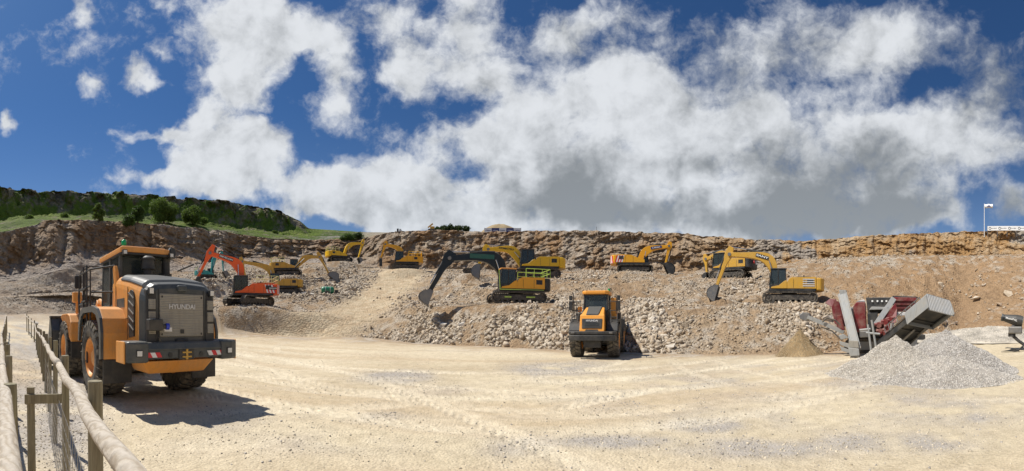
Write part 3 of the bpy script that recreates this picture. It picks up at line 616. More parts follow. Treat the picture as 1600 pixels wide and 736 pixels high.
# where rubble lies, how thickly and how pale: read off the banks
DEN = np.select([SG == 1, SG == 2, SG == 3, SG == 4, SG == 5], [.55, .35, .5, .25, .22], 0.0) * np.where((SG == 5) & (TT > .2), .25, 1)
BIG = np.zeros_like(Z)
for (cx, cy, rx, ry, s, b) in [(365, 445, 70, 24, 2.5, 1.0), (545, 445, 65, 26, 2.4, .9), (480, 452, 60, 22, 1.2, .5), (700, 515, 120, 30, 1.9, .75), (830, 520, 90, 28, 1.8, .9), (860, 480, 60, 12, 1.5, .8), (1020, 505, 55, 38, 2.6, 1.1), (985, 485, 60, 18, 1.2, .9),
                               (1165, 455, 42, 26, 2.4, .55), (1260, 500, 70, 24, 1.9, .7), (1330, 400, 170, 12, 1.6, .2), (640, 470, 60, 20, 1.2, .6), (1480, 490, 60, 14, 1.5, 1.0), (1540, 455, 70, 25, .4, .9), (690, 430, 90, 10, 1.2, .4), (880, 430, 90, 10, 1.2, .4), (100, 475, 90, 12, .8, .2), (1400, 480, 50, 14, 1.0, .8), (930, 437, 60, 8, 1.2, .5)]:
    gg = g2(PX, PY, cx, cy, rx, ry); DEN = DEN + s * gg * (SG > 0) * (SG < 5); BIG = np.maximum(BIG, b * gg)
for (cx, cy, rx, ry) in [(1125, 518, 65, 20), (960, 452, 100, 9), (1110, 470, 80, 8)]: DEN = DEN * (1 - .75 * g2(PX, PY, cx, cy, rx, ry))
DEN = DEN * (1 - .6 * np.clip((PX - 1290) / 60, 0, 1) * (SG > 1)); DEN = np.clip(DEN * (.55 + 1.7 * n_a + .6 * n_b), .03, 3) * (1 - np.clip(ROAD * 1.3, 0, .97)) * np.clip((SG > 0), 0, 1)
vis = (PX > -60) & (PX < 1660)
area = np.zeros_like(Z); dX = np.diff(X, axis=0, append=X[-1:]); dY = np.diff(Y, axis=0, append=Y[-1:]); dZ = np.diff(Z, axis=0, append=Z[-1:])
area = np.sqrt(dX ** 2 + dY ** 2 + dZ ** 2) * np.gradient(AZ, axis=1) * RR
BIG = BIG * np.where(SG == 1, 1.35 - .8 * TT, 1); W = DEN * area * vis * (SG > 0) * (SG < 6) / np.maximum(RR, 15) ** .9
def scatter(n, W_, lo, hi, p, rng, bigpow=0):
    w = (W_ * (BIG ** bigpow if bigpow else 1)).ravel(); c = rng.choice(len(w), size=n, p=w / w.sum()); i, j = np.unravel_index(c, Z.shape)
    i2 = np.minimum(i + 1, Z.shape[0] - 1); j2 = np.minimum(j + 1, Z.shape[1] - 1); t = rng.random(n); s = rng.random(n)
    P = np.stack([A[i, j] * (1 - t) * (1 - s) + A[i2, j] * t * (1 - s) + A[i, j2] * (1 - t) * s + A[i2, j2] * t * s for A in (X, Y, Z)], 1)
    sz = sizes(n, lo, hi, p, rng); pale = rng.random(n)[:, None]; wm = np.clip(.40 + .35 * BIG[i, j] + rng.normal(size=n) * .28 - .25 * np.clip((PX[i, j] - 900) / 500, 0, 1), 0, 1)[:, None]
    c_ = (np.array([.36, .275, .185]) * (1 - wm) + np.array([.57, .505, .415]) * wm) * (.8 + .35 * pale)
    gl = np.clip((300 - PX[i, j]) / 150, 0, 1)[:, None]; c_ = c_ * (1 - gl * .5) + np.array([.37, .325, .275]) * gl * .5 * (.8 + .4 * pale)
    return P, sz, c_
rg = np.random.default_rng(5)
P, S, Cc = scatter(70000, W, .05, .26, 2.3, rg); P[:, 2] += S * .15
mid = 0.0
o = scatter_mesh('rubble', P, S, Cc, SMALL, M_rock, 3); tag(o, 'pale broken limestone rubble covering the tipped banks and benches', 'rubble', kind='stuff')
P, S, Cc = scatter(5000, W, .18, .42, 2.7, rg, 1.3); P[:, 2] += S * .2
o = scatter_mesh('rubble', P, S, Cc, [rock_shape(2, 300 + k) for k in range(8)], M_rock, 4); tag(o, 'coarse pale limestone blocks heaped through the rock banks', 'rubble', kind='stuff')
# single boulders, each its own object
BM = []
for k in range(10):
    v, f = rock_shape(3 if k < 4 else 2, 400 + k); me = bpy.data.meshes.new('boulder'); me.from_pydata([tuple(q) for q in v], [], [tuple(int(a) for a in q) for q in f]); 
    a = me.color_attributes.new('tone', 'FLOAT_COLOR', 'POINT'); cc = [(.56, .49, .39), (.48, .40, .30), (.60, .55, .48), (.44, .34, .24)][k % 4]
    a.data.foreach_set('color', np.tile(np.array(cc + (1,), np.float32), len(v))); me.materials.append(M_rock); BM.append(me)
def boulder(p, s, k, label, group=None):
    o = bpy.data.objects.new('boulder', BM[k % 10]); COL.objects.link(o); o.location = p; o.scale = (s * random.uniform(.9, 1.25), s, s * random.uniform(.75, 1)); o.rotation_euler = (random.uniform(-.4, .4), random.uniform(-.4, .4), random.uniform(0, 6.3))
    tag(o, label, 'boulder', group); return o
P, S, Cc = scatter(240, W * (BIG > .35), .32, .55, 3.2, rg, 1.3)
for k in range(len(P)):
    q, _ = seen(P[k, 0], P[k, 1], P[k, 2])
    g = ('limestone boulders in the white heap behind the orange excavator', 'pale limestone boulder in the white heap behind the orange excavator') if q < 440 else \
        ('limestone boulders on the slope left of the haul road', 'limestone boulder on the stony slope left of the climbing haul road') if q < 610 else \
        ('limestone boulders in the bank below the black boomed excavator', 'limestone boulder in the rock bank between haul road and dump truck') if q < 910 else \
        ('limestone boulders in the bank right of the dump truck', 'limestone boulder in the rock bank just right of the dump truck') if q < 1100 else \
        ('limestone boulders around the right hand excavator and crusher', 'limestone boulder on the banks around the red crusher and excavator above it')
    boulder((P[k, 0], P[k, 1], P[k, 2] + S[k] * .2), float(S[k]), int(rg.integers(0, 10)), g[1], g[0])
def on_ground(px, py):
    """first terrain point seen at this pixel"""
    j = int(np.clip(np.searchsorted(az, (px - 800) / F), 0, len(az) - 1)); pyc = PY[:, j]; i = int(np.argmax(pyc <= py)); return Vector((X[i, j], Y[i, j], Z[i, j]))
for (px, py, s, k, lab) in [(1049, 544, .34, 2, 'pale boulder lying alone on the floor right of the dump truck'), (1574, 463, .75, 1, 'brown slab of rock high on the far right slope, above the sprayer'), (1525, 469, .7, 0, 'large fractured grey rock on the slope right of the crusher'),
                            (1472, 504, .8, 2, 'big white boulder behind the crusher hood, largest of a pair'), (1492, 507, .38, 6, 'small round pale boulder beside the big white one behind the crusher'), (1470, 447, .5, 5, 'square tan boulder on the slope above the crusher hood'),
                            (1560, 478, .6, 3, 'flat brown boulder part buried in the far right slope'), (60, 522, .38, 2, 'white boulder beside the far end of the timber fence'), (55, 508, .42, 6, 'pale angular boulder at the far end of the timber fence'), (772, 448, .45, 2, 'white boulder just behind the black excavator boom')]:
    p = on_ground(px, py); boulder(p + Vector((0, 0, s * .3)), s, k, lab)
# pebbles of the quarry floor
wg = (gm * vis * (RR > 2.2) * (RR < 24) * area * (.18 + 3.2 * GRAV + .5 * np.clip(n_b, 0, 1) + .6 * np.clip((TT - .9) * 8, 0, 1)) / np.maximum(RR, 3) ** 1.1)
w = wg.ravel(); n = 42000; c = rg.choice(len(w), size=n, p=w / w.sum()); i, j = np.unravel_index(c, Z.shape); i2 = np.minimum(i + 1, Z.shape[0] - 1); t = rg.random(n); j2 = np.minimum(j + 1, Z.shape[1] - 1); s_ = rg.random(n)
P = np.stack([A[i, j] * (1 - t) + A[i2, j] * t for A in (X, Y, Z)], 1); P[:, 0] += (X[i, j2] - X[i, j]) * s_; P[:, 1] += (Y[i, j2] - Y[i, j]) * s_
S = sizes(n, .006, .030, 2.8, rg); base = np.where(rg.random(n)[:, None] < .65, np.array([.58, .51, .39]), np.array([.42, .385, .34])) * (.7 + .55 * rg.random(n)[:, None])
o = scatter_mesh('gravel', P, S, base, TINY, M_rock, 8); tag(o, 'loose gravel and chippings strewn over the pale quarry floor', 'gravel', kind='stuff')
# ------------------------------------------------------------------ excavators
def stadium(L, h0, h1, n=7):
    r = (h1 - h0) / 2; zc = (h0 + h1) / 2; a = L / 2 - r; P = []
    for i in range(n + 1): t = -math.pi / 2 + math.pi * i / n; P.append((a + r * math.cos(t), zc + r * math.sin(t)))
    for i in range(n + 1): t = math.pi / 2 + math.pi * i / n; P.append((-a + r * math.cos(t), zc + r * math.sin(t)))
    return P
def crawler(root, y0, yaw, L, s, frame_mat='trackmetal', lime=False):
    """one crawler track: shoes, frame, rollers"""
    Mx = Matrix.Rotation(yaw, 4, 'Z'); w = .62 * s; h = 1.05 * s
    o = MB(); o.M = Mx; P = stadium(L, .02, h); n = len(P)
    inner = stadium(L - .22 * s, .12 * s, h - .10 * s)
    vs = [(x, y0 - w / 2, z) for x, z in P] + [(x, y0 + w / 2, z) for x, z in P] + [(x, y0 - w / 2, z) for x, z in inner] + [(x, y0 + w / 2, z) for x, z in inner]
    fs = []
    for i in range(n):
        j = (i + 1) % n; fs += [(i, j, j + n, i + n), (i + 2 * n, i + 3 * n, j + 3 * n, j + 2 * n), (i, i + 2 * n, j + 2 * n, j), (i + n, j + n, j + 3 * n, i + 3 * n)]
    o.add(vs, fs)
    per = []; tot = 0
    for i in range(n):
        a = Vector(P[i]); b = Vector(P[(i + 1) % n]); per.append((tot, a, b)); tot += (b - a).length
    k = int(tot / (.20 * s)); 
    for q in range(k):
        d = tot * q / k
        for (t0, a, b) in reversed(per):
            if d >= t0: break
        t = (b - a).normalized(); c = a + t * (d - t0); nn = Vector((t.y, -t.x))
        c2 = c + nn * .045 * s; e = t * .035 * s; 
        pts = [c - e, c + e, c2 + e * .6, c2 - e * .6]; o.prism([(p.x, p.y) for p in pts], y0 - w / 2 * 1.02, y0 + w / 2 * 1.02)
    tr = o.build('track', 'trackmetal', root)
    f = MB(); f.M = Mx; f.box((-L / 2 + .55 * s, y0 - w * .34, .30 * s), (L / 2 - .55 * s, y0 + w * .34, .72 * s))
    f.prism([(-L / 2 + .5 * s, .72 * s), (-L / 2 + .8 * s, .80 * s), (L / 2 - .8 * s, .80 * s), (L / 2 - .5 * s, .72 * s)], y0 - w * .2, y0 + w * .2)
    f.build('track_frame', frame_mat, tr, .02)
    for sx, rr in ((-1, .38), (1, .34)):
        wh = MB(); wh.M = Mx; x = sx * (L / 2 - .55 * s); wh.lathe([(rr * s, -w * .38), (rr * s, w * .38), (rr * s * .8, w * .40), (rr * s * .72, w * .30), (rr * s * .35, w * .30), (rr * s * .3, w * .40), (.001, w * .40)], (x, y0, h / 2), 'y', 18); wh.build('idler' if sx > 0 else 'sprocket', 'trackmetal', tr)
    for q in range(7): wh = MB(); wh.M = Mx; x = -L / 2 + 1.0 * s + q * (L - 2.0 * s) / 6; wh.cyl((x, y0 - w * .36, .24 * s), (x, y0 + w * .36, .24 * s), .13 * s, n=10); wh.build('roller', 'trackmetal', tr)
    if lime:
        for xa, xb in ((-.28, -.12), (.15, .27)): q = MB(); q.M = Mx; q.box((L * xa, y0 + w * .35, .50 * s), (L * xb, y0 + w * .42, .62 * s)); q.build('step', 'lime', tr)
def railing(root, pts, mat, h=.85, r=.025, name='handrail'):
    m = MB()
    for a, b in zip(pts[:-1], pts[1:]):
        a = Vector(a); b = Vector(b); n = max(1, round((b - a).length / .75))
        for k in range(n + 1): p = a.lerp(b, k / n); m.cyl(p, p + Vector((0, 0, h)), r, n=6)
        for q in (.5, 1.0): m.cyl(a + Vector((0, 0, h * q)), b + Vector((0, 0, h * q)), r, n=6)
    return m.build(name, mat, root)
def excavator(key, phi, label, main, px, boom, stick, tool=None, s=1.0, track_yaw=0, cw='main', cab='black', rail=None, sign=None, lime=False, boom_mat=None, stick_mat=None, flip=1, tool_kind='bucket', panel=None, chev=False, bt=1.12, tool_mat='worn', L=5.0, bw=1.0, roof=None, bend=.30, stickw=1.0, group='tracked excavators set out across the quarry benches'):
    """boom: photo points foot, (knee), tip; stick: back end, nose; tool: tip of the attachment - all in the plane of the boom"""
    base = BASE[key]; psi = heading(MACH[key][0], phi)
    root = empty('excavator', base, psi, label, 'excavator', group)
    c, sn = math.cos(psi), math.sin(psi)
    def uz(p):
        a = (p[0] - 800) / F; dx, dy = math.sin(a), math.cos(a)      # base + u*(c,sn) = t*(dx,dy)
        det = c * (-dy) + dx * sn; u = (-(base.x) * (-dy) - dx * (base.y)) / det if False else None
        A = np.array([[c, -dx], [sn, -dy]]); u, t = np.linalg.solve(A, np.array([-base.x, -base.y])); return Vector((u, H + (HOR - p[1]) / F * t - base.z))
    g = s
    # undercarriage
    for sd in (-1, 1): crawler(root, sd * 1.32 * g, R(track_yaw), L * g, g, lime=lime)
    u = MB(); u.M = Matrix.Rotation(R(track_yaw), 4, 'Z'); u.box((-1.1 * g, -1.15 * g, .38 * g), (1.1 * g, 1.15 * g, .80 * g)); u.cyl((0, 0, .8 * g), (0, 0, 1.12 * g), .72 * g, n=24); u.build('car_body', 'black', root, .03)
    # house
    h = MB(); h.box((-2.35 * g, -1.45 * g, 1.12 * g), (1.95 * g, 1.45 * g, 1.34 * g)); deck = h.build('deck', 'black', root, .02)
    b = MB()
    b.prism([(x * g, z * g) for x, z in [(-2.40, 1.35), (.30, 1.35), (.30, 1.95), (.08, 2.25), (-.18, 2.38), (-2.40, 2.42)]], .62 * g, 1.47 * g)        # left side
    b.prism([(x * g, z * g) for x, z in [(-2.40, 1.35), (1.25, 1.35), (1.25, 1.72), (.30, 1.98), (-.5, 2.34), (-2.40, 2.42)]], -1.47 * g, -.62 * g)       # right side
    b.box((-2.38 * g, -.615 * g, 1.35 * g), (-.55 * g, .615 * g, 2.36 * g))
    b.prism([(x * g, z * g) for x, z in [(.31, 1.35), (1.78, 1.35), (1.70, 1.50), (1.05, 1.62), (.55, 2.02), (.31, 2.12)]], 1.465 * g, 1.50 * g)
    hb = b.build('hood', main, root, .05 * g, seg=3)
    q = MB()
    for sd in (1, -1):
        y = sd * 1.473 * g
        q = MB(); q.box((-2.15 * g, min(y, y + sd * .012), 1.75 * g), (-1.55 * g, max(y, y + sd * .012), 2.18 * g)); q.build('grille', 'black', hb)
        for x in (-.30, -1.35): q = MB(); q.box((x * g, min(y, y + sd * .008), 1.40 * g), (x * g + .025, max(y, y + sd * .008), 2.2 * g)); q.build('door_gap', 'black', hb)
    if panel == 'lines':
        for z in (1.55, 1.75, 1.95, 2.15): q = MB(); q.box((-2.25 * g, 1.474 * g, z * g), (-1.15 * g, 1.50 * g, (z + .09) * g)); q.build('louvre', 'lightgrey', hb)
    e = MB(); e.box((-2.0 * g, -.55 * g, 2.37 * g), (-.75 * g, .60 * g, 2.56 * g)); e.cyl((-1.5 * g, -.8 * g, 2.4 * g), (-1.5 * g, -.8 * g, 2.85 * g), .07 * g, n=10); e.cyl((-1.0 * g, -1.0 * g, 2.35 * g), (-1.0 * g, -1.0 * g, 2.62 * g), .14 * g, n=12)
    e.build('engine_cover', 'black', root, .03)
    # counterweight, rounded in plan
    pl = [(-2.42 * g, -1.46 * g)] + [(-2.42 * g - (.92 * g) * math.cos(math.asin(max(-1, min(1, yy / 1.62)))) , yy * g) for yy in (-1.44, -1.3, -1.0, -.6, -.2, .2, .6, 1.0, 1.3, 1.44)] + [(-2.42 * g, 1.46 * g)]
    w = MB(); w.plan(pl, 1.20 * g, 2.36 * g); cwm = main if cw == 'main' else cw; cwt = w.build('counterweight', cwm, root, .10 * g, seg=3)
    if chev:
        m1 = MB(); m2 = MB()
        for k in range(5):
            th0 = -1.06 + k * .424; 
            for (mm, a0, a1) in ((m1, th0, th0 + .212), (m2, th0 + .212, th0 + .424)):
                vs = []
                for (a, zz, ex) in ((a0, 1.28, 0), (a1, 1.28, 0), (a1 + .16, 2.26, 0), (a0 + .16, 2.26, 0)):
                    yy = 1.62 * math.sin(max(-1.08, min(1.08, a))); xx = -2.42 - .92 * math.cos(math.asin(max(-1, min(1, yy / 1.62)))) - .012; vs.append((xx * g, yy * g * 1.006, zz * g))
                mm.add(vs, [(0, 1, 2, 3)])
        for sd in (1, -1):
            y = sd * 1.478 * g
            for k in range(3): 
                x0 = -2.42 + k * .34 - .30 
                for (mm, dx) in ((m1, 0), (m2, .17)): mm.add([((x0 + dx) * g, y, 1.38 * g), ((x0 + dx + .17) * g, y, 1.38 * g), ((x0 + dx + .17 + .26) * g, y, 2.26 * g), ((x0 + dx + .26) * g, y, 2.26 * g)], [(0, 1, 2, 3)])
        m1.build('hazard_stripe', 'red_mark', cwt); m2.build('hazard_stripe', 'white', cwt)
    # cab on the left
    Cb = [(.02, 1.36), (1.86, 1.36), (1.98, 1.95), (1.72, 3.12), (.10, 3.12)]
    cbm = MB(); y0, y1 = .48 * g, 1.46 * g
    for sd in (y0, y1 - .07 * g):
        cbm.prism([(.34 * g, 1.36 * g), (1.86 * g, 1.36 * g), (1.93 * g, 1.70 * g), (.34 * g, 1.85 * g)], sd, sd + .07 * g)
        for (a, bb) in (((.38, 1.8), (.43, 3.1)), ((1.10, 1.75), (1.10, 3.1)), ((1.90, 1.75), (1.70, 3.1))):
            cbm.cyl((a[0] * g, sd + .035 * g, a[1] * g), (bb[0] * g, sd + .035 * g, bb[1] * g), .055 * g, n=8)
    cbm.box((.34 * g, y0, 1.36 * g), (1.86 * g, y1, 1.46 * g)); cbm.box((.34 * g, y0, 1.46 * g), (.41 * g, y1, 2.3 * g)); cbm.box((1.82 * g, y0, 1.46 * g), (1.89 * g, y1, 1.75 * g))
    cb = cbm.build('cab', cab, root, .02)
    rf = MB(); rf.box((.32 * g, y0 - .03, 3.08 * g), (1.80 * g, y1 + .03, 3.2 * g)); rf.build('cab_roof', roof or cab, cb, .03)
    gl = MB()
    for sd in (y0 + .02 * g, y1 - .035 * g): gl.prism([(.42 * g, 1.86 * g), (1.90 * g, 1.72 * g), (1.70 * g, 3.07 * g), (.45 * g, 3.07 * g)], sd, sd + .012 * g)
    gl.add([(1.93 * g, y0 + .08, 1.8 * g), (1.93 * g, y1 - .08, 1.8 * g), (1.74 * g, y1 - .08, 3.07 * g), (1.74 * g, y0 + .08, 3.07 * g)], [(0, 1, 2, 3)])
    gl.add([(.40 * g, y0 + .08, 2.3 * g), (.40 * g, y1 - .08, 2.3 * g), (.43 * g, y1 - .08, 3.07 * g), (.43 * g, y0 + .08, 3.07 * g)], [(0, 1, 2, 3)])
    gl.build('window', 'glass', cb)
    st = MB(); st.box((.70 * g, .72 * g, 1.5 * g), (1.25 * g, 1.24 * g, 1.95 * g)); st.box((.62 * g, .74 * g, 1.95 * g), (.78 * g, 1.22 * g, 2.75 * g)); st.build('seat', 'seat', cb, .03)
    mr = MB(); mr.box((1.86 * g, 1.56 * g, 2.3 * g), (1.92 * g, 1.74 * g, 2.7 * g)); mr.cyl((1.82 * g, 1.46 * g, 2.75 * g), (1.89 * g, 1.65 * g, 2.7 * g), .02 * g, n=6); mr.build('mirror', 'black', cb)
    # boom
    B = [uz(p) for p in boom]; Sx = [uz(p) for p in stick]
    foot = Vector((.15 * g, 1.95 * g)) if boom[0] is None else B[0]
    if len(B) == 2: B = [B[0], B[0].lerp(B[1], .45) + Vector((0, bend * g)), B[1]]
    bl = smooth_line(B, 7); n = len(bl); ln = [Vector(p) for p in bl]
    hh = []
    for i in range(n):
        t = i / (n - 1); hh.append(g * bt * (.20 + .28 * math.exp(-((t - .42) / .25) ** 2) - .02 * t))
    bm_ = boom_mat or main
    m = MB(); m.strip([tuple(p) for p in ln], hh, -.27 * g, .27 * g); bo = m.build('boom', bm_, root, .03 * g)
    # stick
    a, nz_ = Sx[0], Sx[1]; m = MB(); k = 8; sl = [a.lerp(nz_, t / k) for t in range(k + 1)]
    tip = ln[-1]; tpos = max(.08, min(.35, (tip - a).dot((nz_ - a).normalized()) / (nz_ - a).length))
    sh = [g * stickw * (.17 + .22 * math.exp(-((t / k - tpos) / .16) ** 2) - .04 * t / k) for t in range(k + 1)]
    m.strip([tuple(p) for p in sl], sh, -.19 * g, .19 * g); so = m.build('stick', stick_mat or bm_, root, .025 * g)
    for p, r in ((tip, .17), (nz_, .13)): m = MB(); m.cyl((p.x, -.31 * g, p.y), (p.x, .31 * g, p.y), r * g, n=14); m.build('pivot_pin', 'worn', so)
    # rams
    d = (nz_ - a).normalized(); up = Vector((-d.y, d.x)); 
    mid = ln[int(n * .42)]; 
    def ram(p, q, y, r, f):
        c1 = MB(); c1.cyl((p.x, y, p.y), (p.x + (q.x - p.x) * f, y, p.y + (q.y - p.y) * f), r, n=10); k_ = c1.build('ram', 'black', bo); c2 = MB(); c2.cyl((p.x, y, p.y), (q.x, y, q.y), r * .55, n=10); c2.build('ram_rod', 'chrome', bo)
    for sd in (-.40, .40):
        ram(Vector((1.15 * g, 1.45 * g)), mid, sd * g, .10 * g, .6)
    q0 = ln[int(n * .40)] + Vector((0, hh[int(n * .40)] + .12 * g)); ram(q0, a, 0, .11 * g, .6)
    side = 1 if (d.x * 1 < .2 and True) else 1
    out = up if (up.x > 0) else -up
    r0 = a.lerp(nz_, .22) + out * .33 * g; r1 = a.lerp(nz_, .86) + out * .30 * g
    ram(r0, r1, 0, .09 * g, .62)
    hs = MB(); hp = [(p.x, .12 * g, p.y + hh[i] + .05 * g) for i, p in enumerate(ln)][::3]; hs.tube(hp, .022 * g, 5); hs.tube([(x, -.10 * g, z) for x, y, z in hp], .022 * g, 5); hs.build('hose', 'rubber', bo)
    # attachment
    if tool:
        T = uz(tool); dv = (T - nz_); LB = dv.length; e1 = dv.normalized(); e2 = Vector((-e1.y, e1.x)) * flip
        def q2(a_, b_): p = nz_ + e1 * a_ * LB + e2 * b_ * LB * bw; return (p.x, p.y)
        if tool_kind == 'bucket':
            wd = .72 * g; outl = [(.02, -.16), (-.02, .10), (.10, .34), (.30, .50), (.52, .54), (.74, .46), (.92, .24), (1.03, -.02)]
            m = MB(); shell = [q2(*p) for p in outl]; inner = [q2(p[0] * .94 + .03, p[1] * .90 - .02) for p in outl]
            m.prism(shell + inner[::-1], -wd, wd)
            for sd in (-1, 1): m.prism([q2(*p) for p in outl], sd * wd, sd * (wd - .05 * g))
            bk = m.build('bucket', tool_mat, root, .012 * g)
            for k in range(5): m = MB(); y = (-.6 + .3 * k) * g; m.prism([q2(.98, .05), q2(.98, -.06), q2(1.14, -.06)], y - .05 * g, y + .05 * g); m.build('tooth', 'worn', bk)
            m = MB(); m.prism([q2(-.06, -.14), q2(.16, -.10), q2(.16, .16), q2(-.06, .14)], -.28 * g, .28 * g); m.build('coupler', 'black' if key != 'tan' else 'red', root)
        else:
            m = MB(); m.box((nz_.x - .28 * g, -.26 * g, nz_.y - 1.4 * g), (nz_.x + .28 * g, .26 * g, nz_.y + .05)); bk = m.build('breaker', 'black', root, .04)
            m = MB(); m.cyl((nz_.x, 0, nz_.y - 1.4 * g), (nz_.x, 0, T.y), .08 * g, .05 * g, 10); m.build('chisel', 'worn', bk)
    if rail:
        railing(root, [(-.6 * g, 1.38 * g, 2.40 * g), (-3.0 * g, 1.30 * g, 2.40 * g), (-3.0 * g, -1.30 * g, 2.40 * g), (-.6 * g, -1.38 * g, 2.40 * g)], rail, .82 * g, .03 * g)
    if lime:
        m = MB(); m.box((-.1 * g, 1.475 * g, 1.20 * g), (1.9 * g, 1.52 * g, 1.28 * g)); m.box((-2.3 * g, 1.475 * g, 1.22 * g), (-.1 * g, 1.50 * g, 1.27 * g)); m.cyl((1.9 * g, 1.50 * g, 1.24 * g), (2.0 * g, 1.5 * g, 3.0 * g), .025 * g, n=6); m.build('grab_rail', 'lime', root)
    # sign on the boom
    if sign:
        text, bgm, fgm, t0, wd_, side_, hgt = sign
        i = int(t0 * (n - 1)); p = ln[i]; tg = (ln[min(i + 2, n - 1)] - ln[i - 2]).normalized(); 
        y = side_ * .285 * g; rt = tg if side_ < 0 else -tg
        if side_ < 0 and tg.x < 0: rt = tg
        up_ = Vector((-rt.y, rt.x)); up3 = Vector((up_.x, 0, up_.y)); r3 = Vector((rt.x, 0, rt.y)); 
        if up3.z < 0: up3 = -up3
        nrm = r3.cross(up3)
        if nrm.y * side_ < 0: r3 = -r3
        P0 = Vector((p.x, y, p.y)); 
        if bgm:
            m = MB(); hw_ = wd_ / 2 * g; h2 = hgt / 2 * g; vs = [P0 - r3 * hw_ - up3 * h2, P0 + r3 * hw_ - up3 * h2, P0 + r3 * hw_ + up3 * h2, P0 - r3 * hw_ + up3 * h2]; off = Vector((0, side_ * .02, 0))
            m.add(vs + [q + off for q in vs], [(0, 1, 2, 3), (4, 5, 6, 7), (0, 1, 5, 4), (1, 2, 6, 5), (2, 3, 7, 6), (3, 0, 4, 7)]); m.build('sign_plate', bgm, bo)
        if text: lettering(text, hgt * .78 * g, face_matrix(P0 + Vector((0, side_ * .03, 0)), r3, up3), fgm, bo, sx=wd_ * .92 / max(1, len(text)) / (hgt * .78 * .62), bold=.008)
    return root, cwt, hb, g

rt, cwt, hb, g = excavator('orange', 190, 'bright orange excavator with raised orange boom and red and white striped rear', 'dv_orange', None,
    [(371, 439), (352, 403), (338, 394)][::1] and [(379, 436), (368, 411), (328, 396)], [(334, 383), (309, 434)], (318, 450), s=1.06, track_yaw=38, rail='cream_rail', sign=('DEVELON', 'black', 'white', .78, 1.6, 1, .30), chev=True, flip=1, tool_mat='black', L=4.9)
m = MB(); m.box((-2.75 * g, 1.495 * g, 1.72 * g), (-1.95 * g, 1.51 * g, 2.02 * g)); m.build('sign_plate', 'black', cwt)
lettering('DEVELON', .18 * g, face_matrix((-2.35 * g, 1.52 * g, 1.87 * g), (-1, 0, 0), (0, 0, 1)), 'white', cwt, bold=.006)
excavator('brown', 182, 'dusty mustard excavator behind the orange one, boom arched over to the left', 'cat', None, [(426, 446), (420, 420), (379, 409)], [(376, 402), (386, 441)], (384, 452), s=1.0, track_yaw=10)
excavator('tan', -2, 'dusty yellow excavator reaching right to a bucket resting on the rubble', 'cat', None, [(460, 421), (478, 403), (499, 402)], [(496, 394), (514, 428)], (527, 441), s=.95, flip=1, rail='cream_rail')
excavator('far_yellow', 18, 'small yellow excavator highest on the left bench beside the green hill end', 'kom', None, [(536, 400), (547, 383), (566, 380)], [(568, 374), (560, 403)], (562, 411), s=.95, flip=1, rail='cream_rail')
excavator('breaker', 183, 'yellow excavator with a hydraulic breaker at the top of the haul road', 'amber', None, [(627, 413), (624, 390), (602, 382)], [(604, 377), (595, 404)], (594, 420), s=1.0, tool_kind='breaker', rail='kom')
rt, cwt, hb, g = excavator('hyundai', 196, 'orange and black excavator with a long black boom and lime handrails', 'vivid', None, [(790, 438), (768, 404), (702, 404)], [(707, 394), (672, 454)], (668, 477), bw=1.35, s=1.0, cw='black', rail='lime', lime=True, boom_mat='darkgreen', bt=1.4, stickw=1.5, sign=('', 'signgreen', 'white', .66, 2.3, 1, .42), flip=1, track_yaw=-3, roof='hy_orange', L=5.2)
excavator('komatsu', 186, 'yellow excavator standing directly behind the black boomed one', 'kom', None, [(817, 420), (800, 392), (763, 390)], [(762, 383), (748, 414)], (748, 436), s=1.12, sign=('KOMATSU', None, 'black', .70, 1.7, 1, .34), flip=1, tool_mat='worn', L=5.2)
rt, cwt, hb, g = excavator('striped', 2, 'yellow excavator pointing right with a striped rear and dark grab below its stick', 'amber', None, [(995, 414), (1012, 391), (1045, 385)], [(1047, 378), (1040, 412)], (1046, 433), s=1.0, chev=True, sign=('K Molson', 'blue', 'white', .74, 1.5, -1, .34), flip=1, tool_mat='black', L=4.8)
rt, cwt, hb, g = excavator('rear_view', 158, 'mustard excavator seen from behind with a dark rear and white plate', 'cat', None, [(1140, 412), (1128, 398), (1104, 405)], [(1102, 397), (1105, 427)], (1108, 439), s=1.0, cw='black', flip=1, tool_mat='black', L=4.6)
m = MB(); m.box((-3.37 * g, -.75 * g, 1.7 * g), (-3.30 * g, .25 * g, 2.15 * g)); m.build('plate', 'white', cwt)
lettering('LIEBHERR', .20, face_matrix((-3.38 * g, -.25 * g, 2.0 * g), (0, -1, 0), (0, 0, 1)), 'black', cwt)
m = MB(); m.cyl((-3.36 * g, .75 * g, 1.9 * g), (-3.30 * g, .75 * g, 1.9 * g), .18 * g, n=16); m.build('emblem', 'red_mark', cwt)
rt, cwt, hb, g = excavator('sany', 184, 'mustard and black excavator pointing left on the bench above the crusher', 'cat', None, [(1213, 437), (1197, 404), (1140, 398)], [(1143, 386), (1120, 447)], (1117, 472), s=1.0, sign=('SANY', 'black', 'white', .62, 1.25, 1, .32), panel='lines', flip=1, L=5.1)
excavator('teal', 14, 'teal excavator half hidden behind the orange machine and the white rocks', 'teal', None, [(330, 428), (335, 404), (344, 396)], [(346, 393), (349, 424)], (353, 434), s=.66, L=4.4, rail='cream_rail')
# lone crawler frame behind the black boom
b0 = BASE['undercarriage']; rt = empty('track_frame_unit', b0, heading(735, 170), 'low black crawler undercarriage lying behind the black boom', 'undercarriage')
crawler(rt, -.55, 0, 1.9, .75); crawler(rt, .55, 0, 1.9, .75); m = MB(); m.box((-.5, -.6, .25), (.5, .6, .6)); m.build('car_body', 'black', rt)
